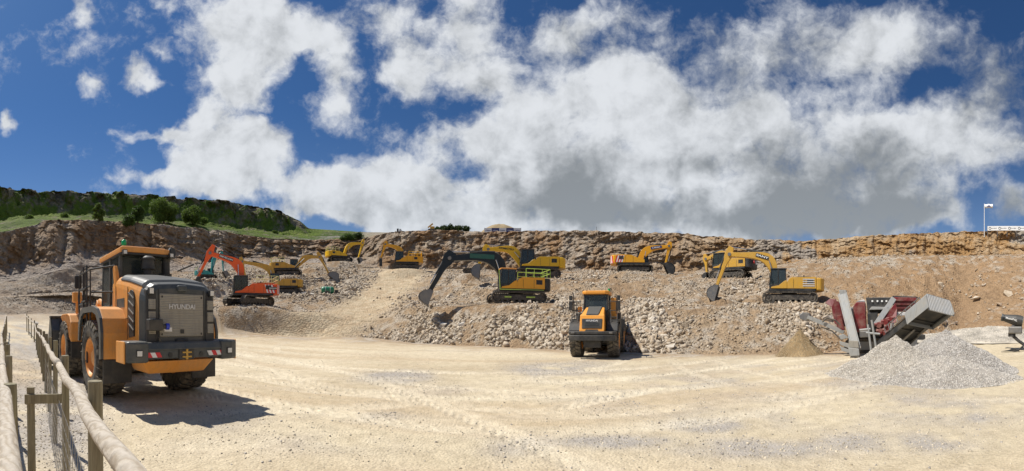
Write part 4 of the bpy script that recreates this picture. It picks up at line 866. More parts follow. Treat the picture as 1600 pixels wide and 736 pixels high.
# green bowser
b0 = BASE['bowser']; rt = empty('water_bowser', b0, heading(512, 184), 'small green water tank trailer on the rubble left of the haul road', 'water tank')
m = MB(); m.lathe([(0, -.95), (.36, -.93), (.50, -.8), (.54, -.5), (.54, .5), (.50, .8), (.36, .93), (0, .95)], (0, 0, .72), 'x', 20); tk = m.build('tank', 'greenpaint', rt, smooth=True)
m = MB()
for x in (-.35, .35): m.lathe([(.545, -.03), (.56, -.03), (.56, .03), (.545, .03)], (x, 0, .72), 'x', 20)
m.build('strap', 'lightgrey', tk)
for y in (-.55, .55):
    m = MB(); m.cyl((.1, y - .1, .3), (.1, y + .1, .3), .30, n=18); m.build('wheel', 'rubber', rt, .03)
m = MB(); m.box((-1.0, -.3, .28), (1.0, .3, .38)); m.tube([(-1.0, 0, .33), (-1.7, 0, .40), (-1.9, 0, .62)], .05, 8); m.box((-1.55, -.25, .38), (-1.05, .25, .75)); m.build('chassis', 'black', rt)
# ------------------------------------------------------------------ big tyres
def tyre(root, c, Rr, w, side, hub='hy_orange', nb=26, steer=0):
    """side: +1 the outer face points to +y"""
    T0 = Matrix.Translation(c) @ Matrix.Rotation(steer, 4, 'Z')
    m = MB(); m.M = T0; h = w / 2
    m.lathe([(Rr * .50, -h * .80), (Rr * .60, -h * .98), (Rr * .80, -h * 1.0), (Rr * .93, -h * .92), (Rr * .965, -h * .75), (Rr * .965, h * .75), (Rr * .93, h * .92), (Rr * .80, h * 1.0), (Rr * .60, h * .98), (Rr * .50, h * .80)], (0, 0, 0), 'y', 44)
    wh = m.build('wheel', 'rubber', root, smooth=True)
    m = MB()
    for k in range(nb):
        for sd in (-1, 1):
            a = 2 * math.pi * (k + (.5 if sd > 0 else 0)) / nb; da = math.pi / nb * .62; sk = .10
            vs = []
            for (r, ) in ((Rr * .95,), (Rr * 1.0,)):
                for (aa, yy) in ((a - da + sk * .5, sd * h * .04), (a + da + sk * .5, sd * h * .04), (a + da - sk, sd * h * .95), (a - da - sk, sd * h * .95)):
                    rr = r if abs(yy) < h * .5 else r - Rr * .012
                    vs.append((rr * math.cos(aa), yy, rr * math.sin(aa)))
            rr2 = Rr * .86
            m.M = T0; m.add(vs, [(0, 1, 2, 3), (4, 5, 6, 7), (0, 1, 5, 4), (1, 2, 6, 5), (2, 3, 7, 6), (3, 0, 4, 7)])
            vs = [((Rr * .95) * math.cos(a - da - sk), sd * h * .93, (Rr * .95) * math.sin(a - da - sk)), ((Rr * .95) * math.cos(a + da - sk), sd * h * .93, (Rr * .95) * math.sin(a + da - sk)),
                  (Rr * .86 * math.cos(a + da - sk), sd * h * 1.04, Rr * .86 * math.sin(a + da - sk)), (Rr * .86 * math.cos(a - da - sk), sd * h * 1.04, Rr * .86 * math.sin(a - da - sk)),
                  (Rr * .985 * math.cos(a - da - sk), sd * h * .96, Rr * .985 * math.sin(a - da - sk)), (Rr * .985 * math.cos(a + da - sk), sd * h * .96, Rr * .985 * math.sin(a + da - sk))]
            m.add(vs, [(4, 5, 2, 3), (0, 4, 3), (1, 2, 5), (0, 1, 5, 4)])
    m.build('tread', 'tread', wh)
    m = MB(); m.M = T0; s = side
    m.lathe([(Rr * .54, s * h * .86), (Rr * .50, s * h * .92), (Rr * .46, s * h * .80), (Rr * .43, s * h * .45), (Rr * .40, s * h * .32), (Rr * .26, s * h * .30), (Rr * .24, s * h * .62), (Rr * .16, s * h * .72), (0.001, s * h * .72)], (0, 0, 0), 'y', 36)
    m.lathe([(Rr * .54, -s * h * .86), (Rr * .46, -s * h * .80), (Rr * .40, 0), (0.001, 0)], (0, 0, 0), 'y', 28)
    for k in range(14): a = 2 * math.pi * k / 14; m.cyl((Rr * .33 * math.cos(a), s * h * .30, Rr * .33 * math.sin(a)), (Rr * .33 * math.cos(a), s * h * .38, Rr * .33 * math.sin(a)), .022, n=6)
    rm = m.build('rim', hub, wh, smooth=True); rm.modifiers.new('es', 'EDGE_SPLIT'); return wh

# ------------------------------------------------------------------ wheel loader
def loft(sections, close=True):
    """sections: list of (x, [(y, z), ...]) with equal counts -> verts, faces"""
    vs = []; fs = []; n = len(sections[0][1])
    for x, ring in sections: vs += [(x + (r[2] if len(r) > 2 else 0), r[0], r[1]) for r in ring]
    for i in range(len(sections) - 1):
        for j in range(n): k = (j + 1) % n; fs.append((i * n + j, i * n + k, (i + 1) * n + k, (i + 1) * n + j))
    fs.append(tuple(range(n))[::-1]); fs.append(tuple(range((len(sections) - 1) * n, len(sections) * n))); return vs, fs
def hood_ring(w, z0, z1, r, rt=None, n=5):
    P = [(-w * .97, z0), (w * .97, z0), (w, z0 + .1)]
    for i in range(n + 1): a = math.pi / 2 * i / n; P.append((w - r + r * math.cos(a), z1 - r + r * math.sin(a)))
    P.append((0, z1 + .03))
    for i in range(n + 1): a = math.pi / 2 + math.pi / 2 * i / n; P.append((-w + r + r * math.cos(a), z1 - r + r * math.sin(a)))
    P.append((-w, z0 + .1)); return P
def build_loader():
    A = at(163, 610, 10.25); B_ = at(290, 601, 11.0); ax = (Vector((A.x, A.y)) + Vector((B_.x, B_.y))) / 2
    ang = math.atan2(LD_DIR[1], LD_DIR[0])
    p = Vector((LD_POS[0], LD_POS[1], 0)); p.z = ground_z(p.x, p.y)
    root = empty('wheel_loader', p, ang, 'large orange wheel loader with dark grey hood parked beside the timber fence', 'wheel loader')
    Rr, tw, ty, wb = .93, .74, 1.12, 3.72
    for x in (0, wb):
        for sd in (-1, 1): tyre(root, (x, sd * ty, Rr), Rr, tw, sd)
    for x in (0, wb): m = MB(); m.cyl((x, -.8, Rr), (x, .8, Rr), .24, n=14); m.cyl((x, -.28, Rr), (x, .28, Rr), .38, n=14); m.build('axle', 'black', root)
    # rear frame and belly counterweight
    m = MB(); m.box((-2.2, -.55, .75), (1.5, .55, 1.5)); m.box((1.5, -.22, .7), (2.1, .22, 1.5)); m.build('rear_frame', 'black', root, .03)
    m = MB(); m.add([(-2.52, -1.0, 1.0), (-2.52, 1.0, 1.0), (-2.34, .78, .72), (-2.34, -.78, .72), (-1.3, -1.0, 1.0), (-1.3, 1.0, 1.0), (-1.3, .78, .72), (-1.3, -.78, .72)],
                    [(0, 1, 2, 3), (4, 5, 6, 7), (0, 1, 5, 4), (1, 2, 6, 5), (2, 3, 7, 6), (3, 0, 4, 7)]); m.build('belly_plate', 'hy_orange', root, .03)
    # hood
    secs = [(-2.36, hood_ring(.93, 1.36, 2.50, .30)), (-2.30, hood_ring(.98, 1.34, 2.58, .30)), (-1.5, hood_ring(1.02, 1.32, 2.72, .28)), (-.55, hood_ring(1.02, 1.32, 2.83, .26)), (.05, hood_ring(.98, 1.32, 2.84, .25)), (.25, hood_ring(.90, 1.4, 2.70, .25))]
    m = MB(); m.add(*loft(secs)); hood = m.build('hood', 'hy_orange', root, .02)
    # grey top shell
    def top_ring(w, z1, r, t=.03, n=5):
        P = []
        for i in range(n + 1): a = R(38) + R(52) * i / n; P.append((w - r + (r + t) * math.cos(a), z1 - r + (r + t) * math.sin(a)))
        P.append((0, z1 + .03 + t)); 
        for i in range(n + 1): a = math.pi / 2 + R(52) * i / n; P.append((-w + r + (r + t) * math.cos(a), z1 - r + (r + t) * math.sin(a)))
        return P + [(-w + .4, z1 - .2), (w - .4, z1 - .2)]
    m = MB(); m.add(*loft([(-2.40, top_ring(.95, 2.50, .30)), (-2.30, top_ring(.98, 2.58, .30, .035)), (-1.5, top_ring(1.02, 2.72, .28, .035)), (-.75, top_ring(1.02, 2.81, .27, .035)), (-.45, top_ring(.86, 2.80, .26, .03))]))
    m.build('hood_cover', 'hood_grey', root, .02)
    # rear shell: dark surround with rounded outline, thick
    m = MB(); m.add(*loft([(-2.60, hood_ring(.84, 1.34, 2.42, .28)), (-2.55, hood_ring(.94, 1.32, 2.51, .34)), (-2.28, hood_ring(1.01, 1.30, 2.585, .36))])); rs = m.build('rear_shell', 'hood_grey', root, .02)
    x = -2.605
    m = MB(); m.box((x - .035, -.60, 1.50), (x, .60, 2.33)); gr_ = m.build('radiator_grille', 'grille', root, .03)
    m = MB(); m.box((x - .05, -.05, 1.56), (x - .036, .05, 1.64)); m.build('latch', 'black', gr_)
    lettering('HYUNDAI', .13, face_matrix((x - .045, 0, 2.08), (0, -1, 0), (0, 0, 1)), 'lightgrey', gr_, sx=1.25, bold=.004)
    m = MB(); m.box((x - .08, -.13, 2.38), (x + .10, .13, 2.50)); m.build('camera_housing', 'hood_grey', root, .03)
    m = MB(); m.box((x - .06, -.17, 1.36), (x + .02, .17, 1.46)); m.build('tow_handle', 'black', root, .03)
    for sd in (-1, 1):
        m = MB(); m.prism([(-2.66, 1.36), (-2.45, 1.36), (-2.40, 2.44), (-2.60, 2.40)], sd * .66, sd * .93); cn = m.build('rear_column', 'black', root, .03)
        for k in range(3): 
            z = 1.56 + k * .235; m = MB(); m.box((-2.675 + .01 * k, sd * .80 - .085, z), (-2.60, sd * .80 + .085, z + .19)); m.build('louvre', 'grille', cn)
        m = MB(); m.box((-2.69, sd * .83 - .07, 2.30), (-2.58, sd * .83 + .07, 2.44)); lh = m.build('rear_light', 'black', cn, .02)
        m = MB(); m.box((-2.705, sd * .83 - .05, 2.32), (-2.69, sd * .83 + .05, 2.42)); m.build('lens', 'lamp', lh)
    m = MB(); m.box((-2.86, .60, 1.62), (-2.62, .95, 1.84)); m.cyl((-2.8, .62, 1.70), (-2.8, .50, 1.70), .05, n=12); fl = m.build('filter_box', 'black', root, .03)
    m = MB(); m.cyl((-2.82, .52, 1.70), (-2.82, .44, 1.70), .062, n=14); m.build('cap', 'bluecap', fl)
    # side vents
    for sd in (-1, 1):
        m = MB(); y = sd * 1.0; P = []
        for k in range(15): a = math.pi * k / 14; P.append((-1.78 + .24 * math.cos(a) * 1, 2.18 + .26 * math.sin(a)))
        P += [(-1.98, 1.50), (-1.60, 1.46)]
        m.prism(P, y, y + sd * .035); vt = m.build('side_vent', 'black', root)
        m = MB()
        for k in range(5): z = 1.60 + k * .16; m.prism([(-1.98, z), (-1.60, z + .13), (-1.60, z + .16), (-1.98, z + .03)], y + sd * .036, y + sd * .05)
        m.build('slat', 'worn', vt)
        m = MB(); m.box((-1.2, y, 2.1), (-.5, y + sd * .028, 2.3)); m.build('marking', 'hood_grey', vt)
    # seams, handles and small fittings
    for sd in (-1, 1):
        y = sd * 1.02
        for (xa, xb, za, zb) in ((-1.50, -1.485, 1.42, 2.52), (-.42, -.405, 1.42, 2.60), (-1.5, -.42, 1.86, 1.872)): m = MB(); m.box((xa, min(y, y + sd * .012), za), (xb, max(y, y + sd * .012), zb)); m.build('panel_gap', 'black', hood)
        m = MB(); m.box((-1.38, min(y, y + sd * .03), 1.62), (-1.22, max(y, y + sd * .03), 1.70)); m.build('latch', 'black', hood, .005)
    for y in (-.62, .62): m = MB(); m.box((x - .012, y - .008, 1.42), (x - .002, y + .008, 2.42)); m.build('panel_gap', 'black', rs)
    for (y, z) in ((-.54, 2.27), (.54, 2.27), (-.54, 1.55), (.54, 1.55)): m = MB(); m.cyl((x - .05, y, z), (x - .03, y, z), .022, n=8); m.build('bolt', 'black', gr_)
    m = MB(); m.tube([(-2.66, .70, 1.64), (-2.72, .66, 1.5), (-2.70, .60, 1.38)], .02, 6); m.build('hose', 'rubber', fl)
    m = MB(); m.box((x - .04, .28, 1.60), (x - .036, .48, 1.68)); m.build('decal', 'white', gr_)
    # bumper
    m = MB(); m.box((-2.86, -1.02, 1.06), (-2.50, 1.02, 1.30)); m.prism([(-2.90, 1.24), (-2.50, 1.24), (-2.50, 1.40), (-2.82, 1.40)], -1.02, 1.02)
    bp = m.build('bumper', 'hood_grey', root, .03)
    for sd in (-1, 1):
        m = MB(); m.plan([(-2.92, sd * .98), (-2.92, sd * 1.30), (-2.84, sd * 1.50), (-2.15, sd * 1.50), (-2.15, sd * .98)], 1.0, 1.42); be = m.build('bumper_end', 'hood_grey', root, .05)
        m = MB(); m.box((-2.76, sd * 1.501, .98), (-2.12, sd * 1.54, 1.42)); m.build('side_plate', 'hy_orange', be, .02)
        m = MB(); m.box((-2.945, sd * 1.22 - .085, 1.12), (-2.90, sd * 1.22 + .085, 1.26)); lh = m.build('tail_light', 'black', be, .015)
        m = MB(); m.box((-2.952, sd * 1.22 - .06, 1.14), (-2.944, sd * 1.22 + .06, 1.24)); m.build('lens', 'lamp', lh)
        for k in range(4):
            m = MB(); y = sd * .88 - .24 + .12 * k; m.add([(-2.885, y, 1.10), (-2.885, y + .12, 1.10), (-2.885, y + .18, 1.20), (-2.885, y + .06, 1.20), (-2.865, y, 1.10), (-2.865, y + .12, 1.10), (-2.865, y + .18, 1.20), (-2.865, y + .06, 1.20)], [(0, 1, 2, 3), (4, 5, 6, 7), (0, 1, 5, 4), (1, 2, 6, 5), (2, 3, 7, 6), (3, 0, 4, 7)])
            m.build('hazard_stripe', 'red_mark' if k % 2 == 0 else 'white', bp)
        m = MB(); m.cyl((-2.885, sd * .42, 1.14), (-2.86, sd * .42, 1.14), .05, n=14); m.build('lashing_eye', 'black', bp)
    m = MB(); m.box((-2.90, -.20, 1.04), (-2.84, .20, 1.24)); m.build('hitch_pocket', 'black', bp)
    m = MB(); m.box((-2.93, -.12, 1.08), (-2.85, .12, 1.11)); m.box((-2.93, -.12, 1.17), (-2.85, .12, 1.20)); m.cyl((-2.91, 0, 1.04), (-2.91, 0, 1.25), .03, n=10); m.build('tow_hitch', 'cat', bp)
    # rear mudguards
    for sd in (-1, 1):
        prof = [(-1.20, .98), (-1.20, 1.55), (-1.10, 1.86), (-.86, 2.06), (-.5, 2.13), (.55, 2.13), (.86, 2.04), (1.06, 1.78), (1.14, 1.30)]
        inn = [(x * .955, z - .05) if z > 1.3 else (x * .96, z) for x, z in prof]
        m = MB(); m.prism(prof + inn[::-1], sd * .74, sd * 1.50); mg = m.build('mudguard', 'hy_orange', root, .03)
        m = MB(); p2 = [(x * 1.015, z + .012) for x, z in prof]; i2 = [(x * .90, z - .12) if z > 1.3 else (x * .90, z) for x, z in prof]; m.prism(p2 + i2[::-1], sd * 1.502, sd * 1.57); m.build('rubber_edge', 'hood_grey', mg)
        m = MB(); m.box((-1.20, min(sd * .80, sd * 1.50), .45), (-1.15, max(sd * .80, sd * 1.50), .975)); m.build('mudflap', 'black', root, .01)
        # front mudguards
        prof = [(wb - 1.16, 1.2), (wb - 1.10, 1.78), (wb - .85, 2.0), (wb - .5, 2.06), (wb + .5, 2.06), (wb + .8, 1.98)]; inn = [(wb + (x - wb) * .95, z - .05) for x, z in prof]
        m = MB(); m.prism(prof + inn[::-1], sd * .72, sd * 1.48); m.build('mudguard', 'hy_orange', root, .03)
        m = MB(); m.box((wb - 1.18, min(sd * .80, sd * 1.48), .70), (wb - 1.13, max(sd * .80, sd * 1.48), 1.2)); m.build('mudflap', 'black', root, .01)
    # cab
    x0, x1, yw, zf, zt = .82, 2.40, .80, 1.80, 3.42
    m = MB(); m.box((x0, -yw, zf - .25), (x1, yw, zf)); m.box((x0, -yw, zf), (x0 + .06, yw, zf + .55))
    for (x, y) in ((x0 + .04, yw - .05), (x0 + .04, -yw + .05), (1.65, yw - .03), (1.65, -yw + .03)): m.box((x - .05, y - .05, zf), (x + .05, y + .05, zt))
    for y in (yw - .05, -yw + .05): m.cyl((x1 + .12, y, zf), (x1 - .05, y, zt), .06, n=8)
    for sd in (-1, 1): m.box((x0, min(sd * yw, sd * (yw - .05)), zf), (x1 + .1, max(sd * yw, sd * (yw - .05)), zf + .42))
    cb = m.build('cab', 'hood_grey', root, .02)
    m = MB(); m.box((x0 + .03, -yw + .1, zf + .55), (x0 + .045, yw - .1, zt)); m.box((x1 + .02, -yw + .1, zf + .1), (x1 + .035, yw - .1, zt))
    for sd in (-1, 1): m.box((x0 + .1, sd * (yw - .025) - .006, zf + .42), (x1, sd * (yw - .025) + .006, zt))
    m.build('window', 'glass', cb)
    m = MB(); m.box((1.35, -.26, zf), (1.85, .26, zf + .55)); m.box((1.28, -.25, zf + .5), (1.42, .25, zf + 1.25)); m.box((1.28, -.13, zf + 1.25), (1.38, .13, zf + 1.45)); m.build('seat', 'seat', cb, .04)
    m = MB(); m.plan([(x0 - .18, -.84), (x0 - .24, -.4), (x0 - .24, .4), (x0 - .18, .84), (x1 + .15, .86), (x1 + .2, 0), (x1 + .15, -.86)], zt, zt + .13); m.box((x0, -.72, zt + .13), (x1, .72, zt + .19)); rf = m.build('cab_roof', 'hy_orange', cb, .05)
    m = MB(); m.box((x0 - .20, -.82, zt - .05), (x1 + .1, .82, zt)); m.build('roof_lining', 'black', cb)
    m = MB(); m.cyl((1.1, .55, zt + .18), (1.1, .55, zt + .24), .06, n=12); m.lathe([(.07, .24), (.08, .30), (.07, .36), (.03, .385), (.001, .39)], (1.1, .55, zt), 'z', 14); m.build('beacon', 'beacon', cb, smooth=True)
    for y in (-.74, .74): m = MB(); m.box((x0 - .30, y - .07, zt - .08), (x0 - .20, y + .07, zt + .04)); lh = m.build('work_light', 'black', cb, .01); m = MB(); m.box((x0 - .31, y - .05, zt - .06), (x0 - .302, y + .05, zt + .02)); m.build('lens', 'lamp', lh)
    # sloping orange post behind the cab
    for sd in (1,): m = MB(); m.strip([(.42, 1.9), (.60, 2.4), (.80, 2.95), (.86, 3.1)], [.14, .12, .09, .05], sd * .98, sd * .86); m.build('roll_bar', 'hy_orange', root, .02)
    # intake and exhaust
    m = MB(); m.cyl((-.45, .05, 2.82), (-.45, .05, 3.02), .13, n=20); m.cyl((-.45, .05, 3.02), (-.45, .05, 3.26), .20, .18, n=20); m.lathe([(.22, 3.24), (.22, 3.28), (.12, 3.33), (.001, 3.34)], (-.45, .05, 0), 'z', 20); m.build('air_intake', 'black', root)
    m = MB(); m.cyl((.0, -.72, 2.74), (.0, -.72, 2.98), .19, n=20); m.cyl((0, -.72, 2.98), (0, -.72, 3.30), .13, n=20); pts = [(0, -.72, 3.28), (-.03, -.74, 3.38), (-.12, -.78, 3.46), (-.26, -.84, 3.50)]; m.tube(pts, .13, 16)
    for q in pts[1:-1]: m.cyl((q[0] - .001, q[1], q[2] - .12), (q[0], q[1], q[2] + .12), .10, n=10)
    ex = m.build('exhaust', 'black', root); m = MB(); m.cyl((-.262, -.841, 3.501), (-.29, -.85, 3.508), .10, n=16); m.build('exhaust_mouth', 'seat', ex)
    # platform, ladder and rails on the left
    m = MB(); r = .022
    m.box((1.0, .82, 1.74), (2.5, 1.45, 1.80)); m.build('platform', 'black', root)
    m = MB()
    for (xx) in (1.15, 1.75, 2.45): m.cyl((xx, 1.42, 1.8), (xx, 1.42, 3.05), r, n=8)
    for z in (2.25, 2.65, 3.05): m.cyl((1.15, 1.42, z), (2.45, 1.42, z), r, n=8)
    m.cyl((1.15, 1.42, 3.05), (.86, .84, 3.12), r, n=8); m.cyl((1.15, 1.42, 2.5), (.86, .86, 2.5), r, n=8)
    for xx in (1.25, 1.65): m.cyl((xx, 1.48, .75), (xx + .3, 1.42, 3.2), .026, n=8)
    for k in range(7): m.cyl((1.28 + .02 * k, 1.5, .8 + .3 * k), (1.66 + .03 * k, 1.5, .8 + .3 * k), .022, n=8)
    m.tube([(2.45, 1.42, 1.8), (2.75, 1.38, 2.5), (2.72, 1.30, 3.2), (2.45, 1.1, 3.3)], r, 8)
    m.build('handrail', 'black', root)
    m = MB(); m.box((1.2, -.9, 1.74), (2.4, -1.45, 1.80)); m.build('platform', 'black', root)
    m = MB(); 
    for z in (2.4, 2.9): m.cyl((-.2, -.9, z + .2), (1.0, -1.1, z + .2), r, n=8)
    m.build('handrail', 'black', root)
    m = MB(); m.box((2.72, 1.28, 2.72), (2.80, 1.50, 3.08)); m.build('mirror', 'black', root, .02)
    # front frame and linkage
    m = MB(); m.prism([(2.0, .70), (2.0, 1.55), (2.9, 2.25), (3.9, 2.30), (4.4, 1.3), (4.4, .7)], -.52, .52); m.build('front_frame', 'hy_orange', root, .04)
    for sd in (-1, 1):
        m = MB(); m.strip([(3.2, 2.05), (4.2, 1.75), (5.0, 1.05), (5.25, .62)], [.18, .24, .22, .14], sd * .52, sd * .70); m.build('lift_arm', 'hy_orange', root, .02)
        m = MB(); m.cyl((2.6, sd * .45, 1.2), (4.3, sd * .45, 1.55), .09, n=12); m.build('lift_ram', 'black', root)
        m = MB(); m.box((3.1, sd * 1.15 - .05, 2.05), (3.18, sd * 1.15 + .05, 2.45)); m.box((3.02, sd * 1.15 - .16, 2.40), (3.25, sd * 1.15 + .16, 2.72)); m.build('headlight', 'hy_orange', root, .04)
    m = MB(); m.strip([(4.3, 2.5), (4.7, 1.9), (4.9, 1.3)], [.12, .2, .12], -.12, .12); m.cyl((3.0, 0, 2.2), (4.3, 0, 2.5), .11, n=12); m.build('bell_crank', 'hy_orange', root, .02)
    # bucket: open at the front, its back to the cab
    wd = 1.66; bx = 5.15; out = [(bx, .62), (bx - .02, 1.50), (bx + .30, 1.98), (bx + .52, 2.02)]; bot = [(bx, .62), (bx + .22, .30), (bx + .62, .16), (bx + 1.55, .22)]
    prof = out[::-1] + bot[1:]; inn = [(x + .055 if z > .5 else x, z + (.05 if z < .7 else -.02)) for x, z in prof]
    m = MB(); m.prism(prof + inn[::-1], -wd, wd)
    for sd in (-1, 1): m.prism([(bx + .52, 2.02), (bx + .30, 1.98), (bx - .02, 1.50), (bx, .62), (bx + .22, .30), (bx + .62, .16), (bx + 1.55, .22), (bx + 1.50, .40), (bx + .95, 1.2)], sd * wd, sd * (wd - .05))
    bk = m.build('bucket', 'hood_grey', root, .01)
    m = MB()
    for y in (-1.3, -.9, -.45, .45, .9, 1.3): m.prism([(bx - .08, .8), (bx - .08, 1.5), (bx + .22, 1.96), (bx + .25, 1.9), (bx, 1.45), (bx, .8)], y - .03, y + .03)
    m.box((bx + .25, -wd, 1.99), (bx + .6, wd, 2.06)); m.build('bucket_rib', 'black', bk)
    for k in range(8): m = MB(); y = -1.5 + k * 3.0 / 7; m.prism([(bx + 1.5, .16), (bx + 1.5, .28), (bx + 1.85, .20)], y - .07, y + .07); m.build('tooth', 'worn', bk)
    # fit of the body over the axles
    def fit(o, top, back=False):
        nm = o.name.split('.')[0]; back = back or nm in ('cab', 'platform', 'handrail', 'mirror', 'roll_bar')
        if nm == 'wheel': return
        if o.type == 'MESH':
            wide = nm in ('mudguard', 'rubber_edge', 'mudflap', 'handrail', 'platform', 'mirror', 'headlight', 'bucket', 'bucket_rib', 'tooth', 'axle')
            for v in o.data.vertices:
                if back: v.co.x -= .85
                elif v.co.x < -.0: v.co.x *= .97 if wide else .80
                if nm not in ('bucket', 'bucket_rib', 'tooth', 'axle'): v.co.y *= .96 if wide else .86
                if v.co.z > 1.5: v.co.z = 1.5 + (v.co.z - 1.5) * (1.07 if nm not in ('bucket', 'bucket_rib') else 1)
        for c_ in o.children: fit(c_, False, back)
    for c_ in root.children: fit(c_, True)
    return root
LD_POS = (-8.16, 5.74); LD_DIR = (-.974, .225)
build_loader()

# ------------------------------------------------------------------ articulated dump truck
def build_truck():
    c = at(931, 559, 20.6); psi = heading(930, -98); s = .93
    p = Vector((c.x, c.y, 0)); p.z = ground_z(p.x, p.y) - .03
    root = empty('dump_truck', p, psi, 'orange articulated dump truck facing the camera in front of the rock bank', 'dump truck'); root.scale = (s, s * .93, s * 1.03)
    Rr = .94
    for sd in (-1, 1):
        tyre(root, (0, sd * 1.14, Rr), Rr, .68, sd, hub='truck_orange', nb=24)
        for x in (-4.3, -6.0): tyre(root, (x, sd * 1.14, Rr), Rr, .68, sd, hub='truck_orange', nb=24)
    for x in (0, -4.3, -6.0): m = MB(); m.cyl((x, -.8, Rr), (x, .8, Rr), .26, n=12); m.build('axle', 'black', root)
    m = MB(); m.box((-1.9, -.45, .85), (1.35, .45, 1.35)); m.box((-7.0, -.5, .9), (-2.1, .5, 1.4)); m.box((-2.2, -.2, .9), (-1.8, .2, 1.3)); m.build('chassis', 'black', root)
    # bumper
    m = MB(); m.plan([(1.25, -1.42), (1.62, -1.36), (1.80, -.7), (1.82, 0), (1.80, .7), (1.62, 1.36), (1.25, 1.42)], .98, 1.28); m.plan([(1.25, -1.42), (1.54, -1.38), (1.66, -.7), (1.68, .7), (1.54, 1.38), (1.25, 1.42)], 1.30, 1.48); bp = m.build('bumper', 'black', root, .04)
    for sd in (-1, 1):
        m = MB(); m.box((1.56, sd * 1.10 - .10, 1.36), (1.66, sd * 1.10 + .10, 1.45)); m.build('headlight', 'worn', bp, .01)
    m = MB(); m.box((1.2, -.5, .62), (1.5, .5, .98)); m.build('skid_plate', 'black', root, .03)
    # hood: a ring of orange round a black grille, black strip over the top
    w = .74
    m = MB(); m.add(*loft([(0, [( -w, 1.45, 1.62), (w, 1.45, 1.62), (w * .98, 2.35, 1.40), (-w * .98, 2.35, 1.40)]), (0, [(-w * .97, 1.45, 1.2), (w * .97, 1.45, 1.2), (w * .9, 2.42, 1.15), (-w * .9, 2.42, 1.15)]), (0, [(-w * .9, 1.5, .15), (w * .9, 1.5, .15), (w * .78, 2.80, .15), (-w * .78, 2.80, .15)])])); hd = m.build('hood', 'truck_orange', root, .06, seg=3)
    def onface(y, z): return 1.62 - (z - 1.45) * (.22 / .90)
    m = MB(); P = [(-.58, 1.62), (.58, 1.62), (.60, 2.14), (-.60, 2.14)]; m.add([(onface(y, z) + .035, y, z) for y, z in P] + [(onface(y, z) - .03, y, z) for y, z in P], [(0, 1, 2, 3), (4, 5, 6, 7), (0, 1, 5, 4), (1, 2, 6, 5), (2, 3, 7, 6), (3, 0, 4, 7)]); gg = m.build('grille', 'black', root, .03)
    m = MB()
    for z in (1.72, 1.80, 1.88): m.box((onface(0, z) + .036, -.42, z), (onface(0, z) + .05, .42, z + .03))
    m.build('slat', 'hood_grey', gg)
    lettering('HYUNDAI', .13, face_matrix((onface(0, 2.03) + .045, 0, 2.03), (0, 1, 0), (-.23, 0, 1)), 'lightgrey', gg, sx=1.2, bold=.004)
    m = MB(); m.add([(onface(0, 1.50) + .03, -.42, 1.48), (onface(0, 1.50) + .03, .42, 1.48), (onface(0, 1.58) + .03, .34, 1.57), (onface(0, 1.58) + .03, -.34, 1.57), (1.5, -.42, 1.48), (1.5, .42, 1.48), (1.5, .34, 1.57), (1.5, -.34, 1.57)], [(0, 1, 2, 3), (4, 5, 6, 7), (0, 1, 5, 4), (1, 2, 6, 5), (2, 3, 7, 6), (3, 0, 4, 7)]); m.build('lower_grille', 'black', gg)
    m = MB(); m.add([(1.40, -.36, 2.40), (1.40, .36, 2.40), (.20, .42, 2.84), (.20, -.42, 2.84), (1.40, -.36, 2.30), (1.40, .36, 2.30), (.20, .42, 2.70), (.20, -.42, 2.70)], [(0, 1, 2, 3), (4, 5, 6, 7), (0, 1, 5, 4), (1, 2, 6, 5), (2, 3, 7, 6), (3, 0, 4, 7)]); m.build('hood_panel', 'hood_grey', root, .02)
    # cab
    x0, x1, yw, zf, zt = -1.35, .12, .78, 1.6, 3.52
    m = MB(); m.box((x0, -yw, zf), (x1, yw, 2.62)); 
    for (x, y) in ((x0 + .05, yw - .05), (x0 + .05, -yw + .05), (-.7, yw - .04), (-.7, -yw + .04)): m.box((x - .05, y - .05, 2.6), (x + .05, y + .05, zt))
    for y in (yw - .05, -yw + .05): m.cyl((x1 + .02, y, 2.6), (x1 - .14, y * .96, zt), .055, n=8)
    cb = m.build('cab', 'black', root, .03)
    m = MB(); m.add([(x1 + .01, -yw + .1, 2.64), (x1 + .01, yw - .1, 2.64), (x1 - .13, yw - .13, zt), (x1 - .13, -yw + .13, zt)], [(0, 1, 2, 3)]); m.box((x0 + .03, -yw + .1, 2.62), (x0 + .045, yw - .1, zt))
    for sd in (-1, 1): m.box((x0 + .1, sd * (yw - .03) - .006, 2.62), (x1 - .08, sd * (yw - .03) + .006, zt))
    m.build('window', 'glass', cb)
    m = MB(); m.box((-1.0, -.28, 2.1), (-.5, .28, 2.65)); m.box((-1.05, -.26, 2.6), (-.92, .26, 3.2)); m.cyl((-.25, 0, 2.5), (-.35, 0, 2.85), .03, n=8); m.lathe([(.20, 2.86), (.22, 2.88), (.20, 2.90)], (-.35, 0, 0), 'z', 16); m.build('seat', 'seat', cb, .03)
    m = MB(); m.plan([(x0 - .1, -.84), (x1 - .05, -.84), (x1 + .05, -.6), (x1 + .05, .6), (x1 - .05, .84), (x0 - .1, .84)], zt, zt + .20); m.build('cab_roof', 'truck_orange', cb, .05)
    m = MB(); m.cyl((-.4, .78, zt + .2), (-.4, .78, zt + .34), .07, n=12); m.build('beacon', 'beacon', cb)
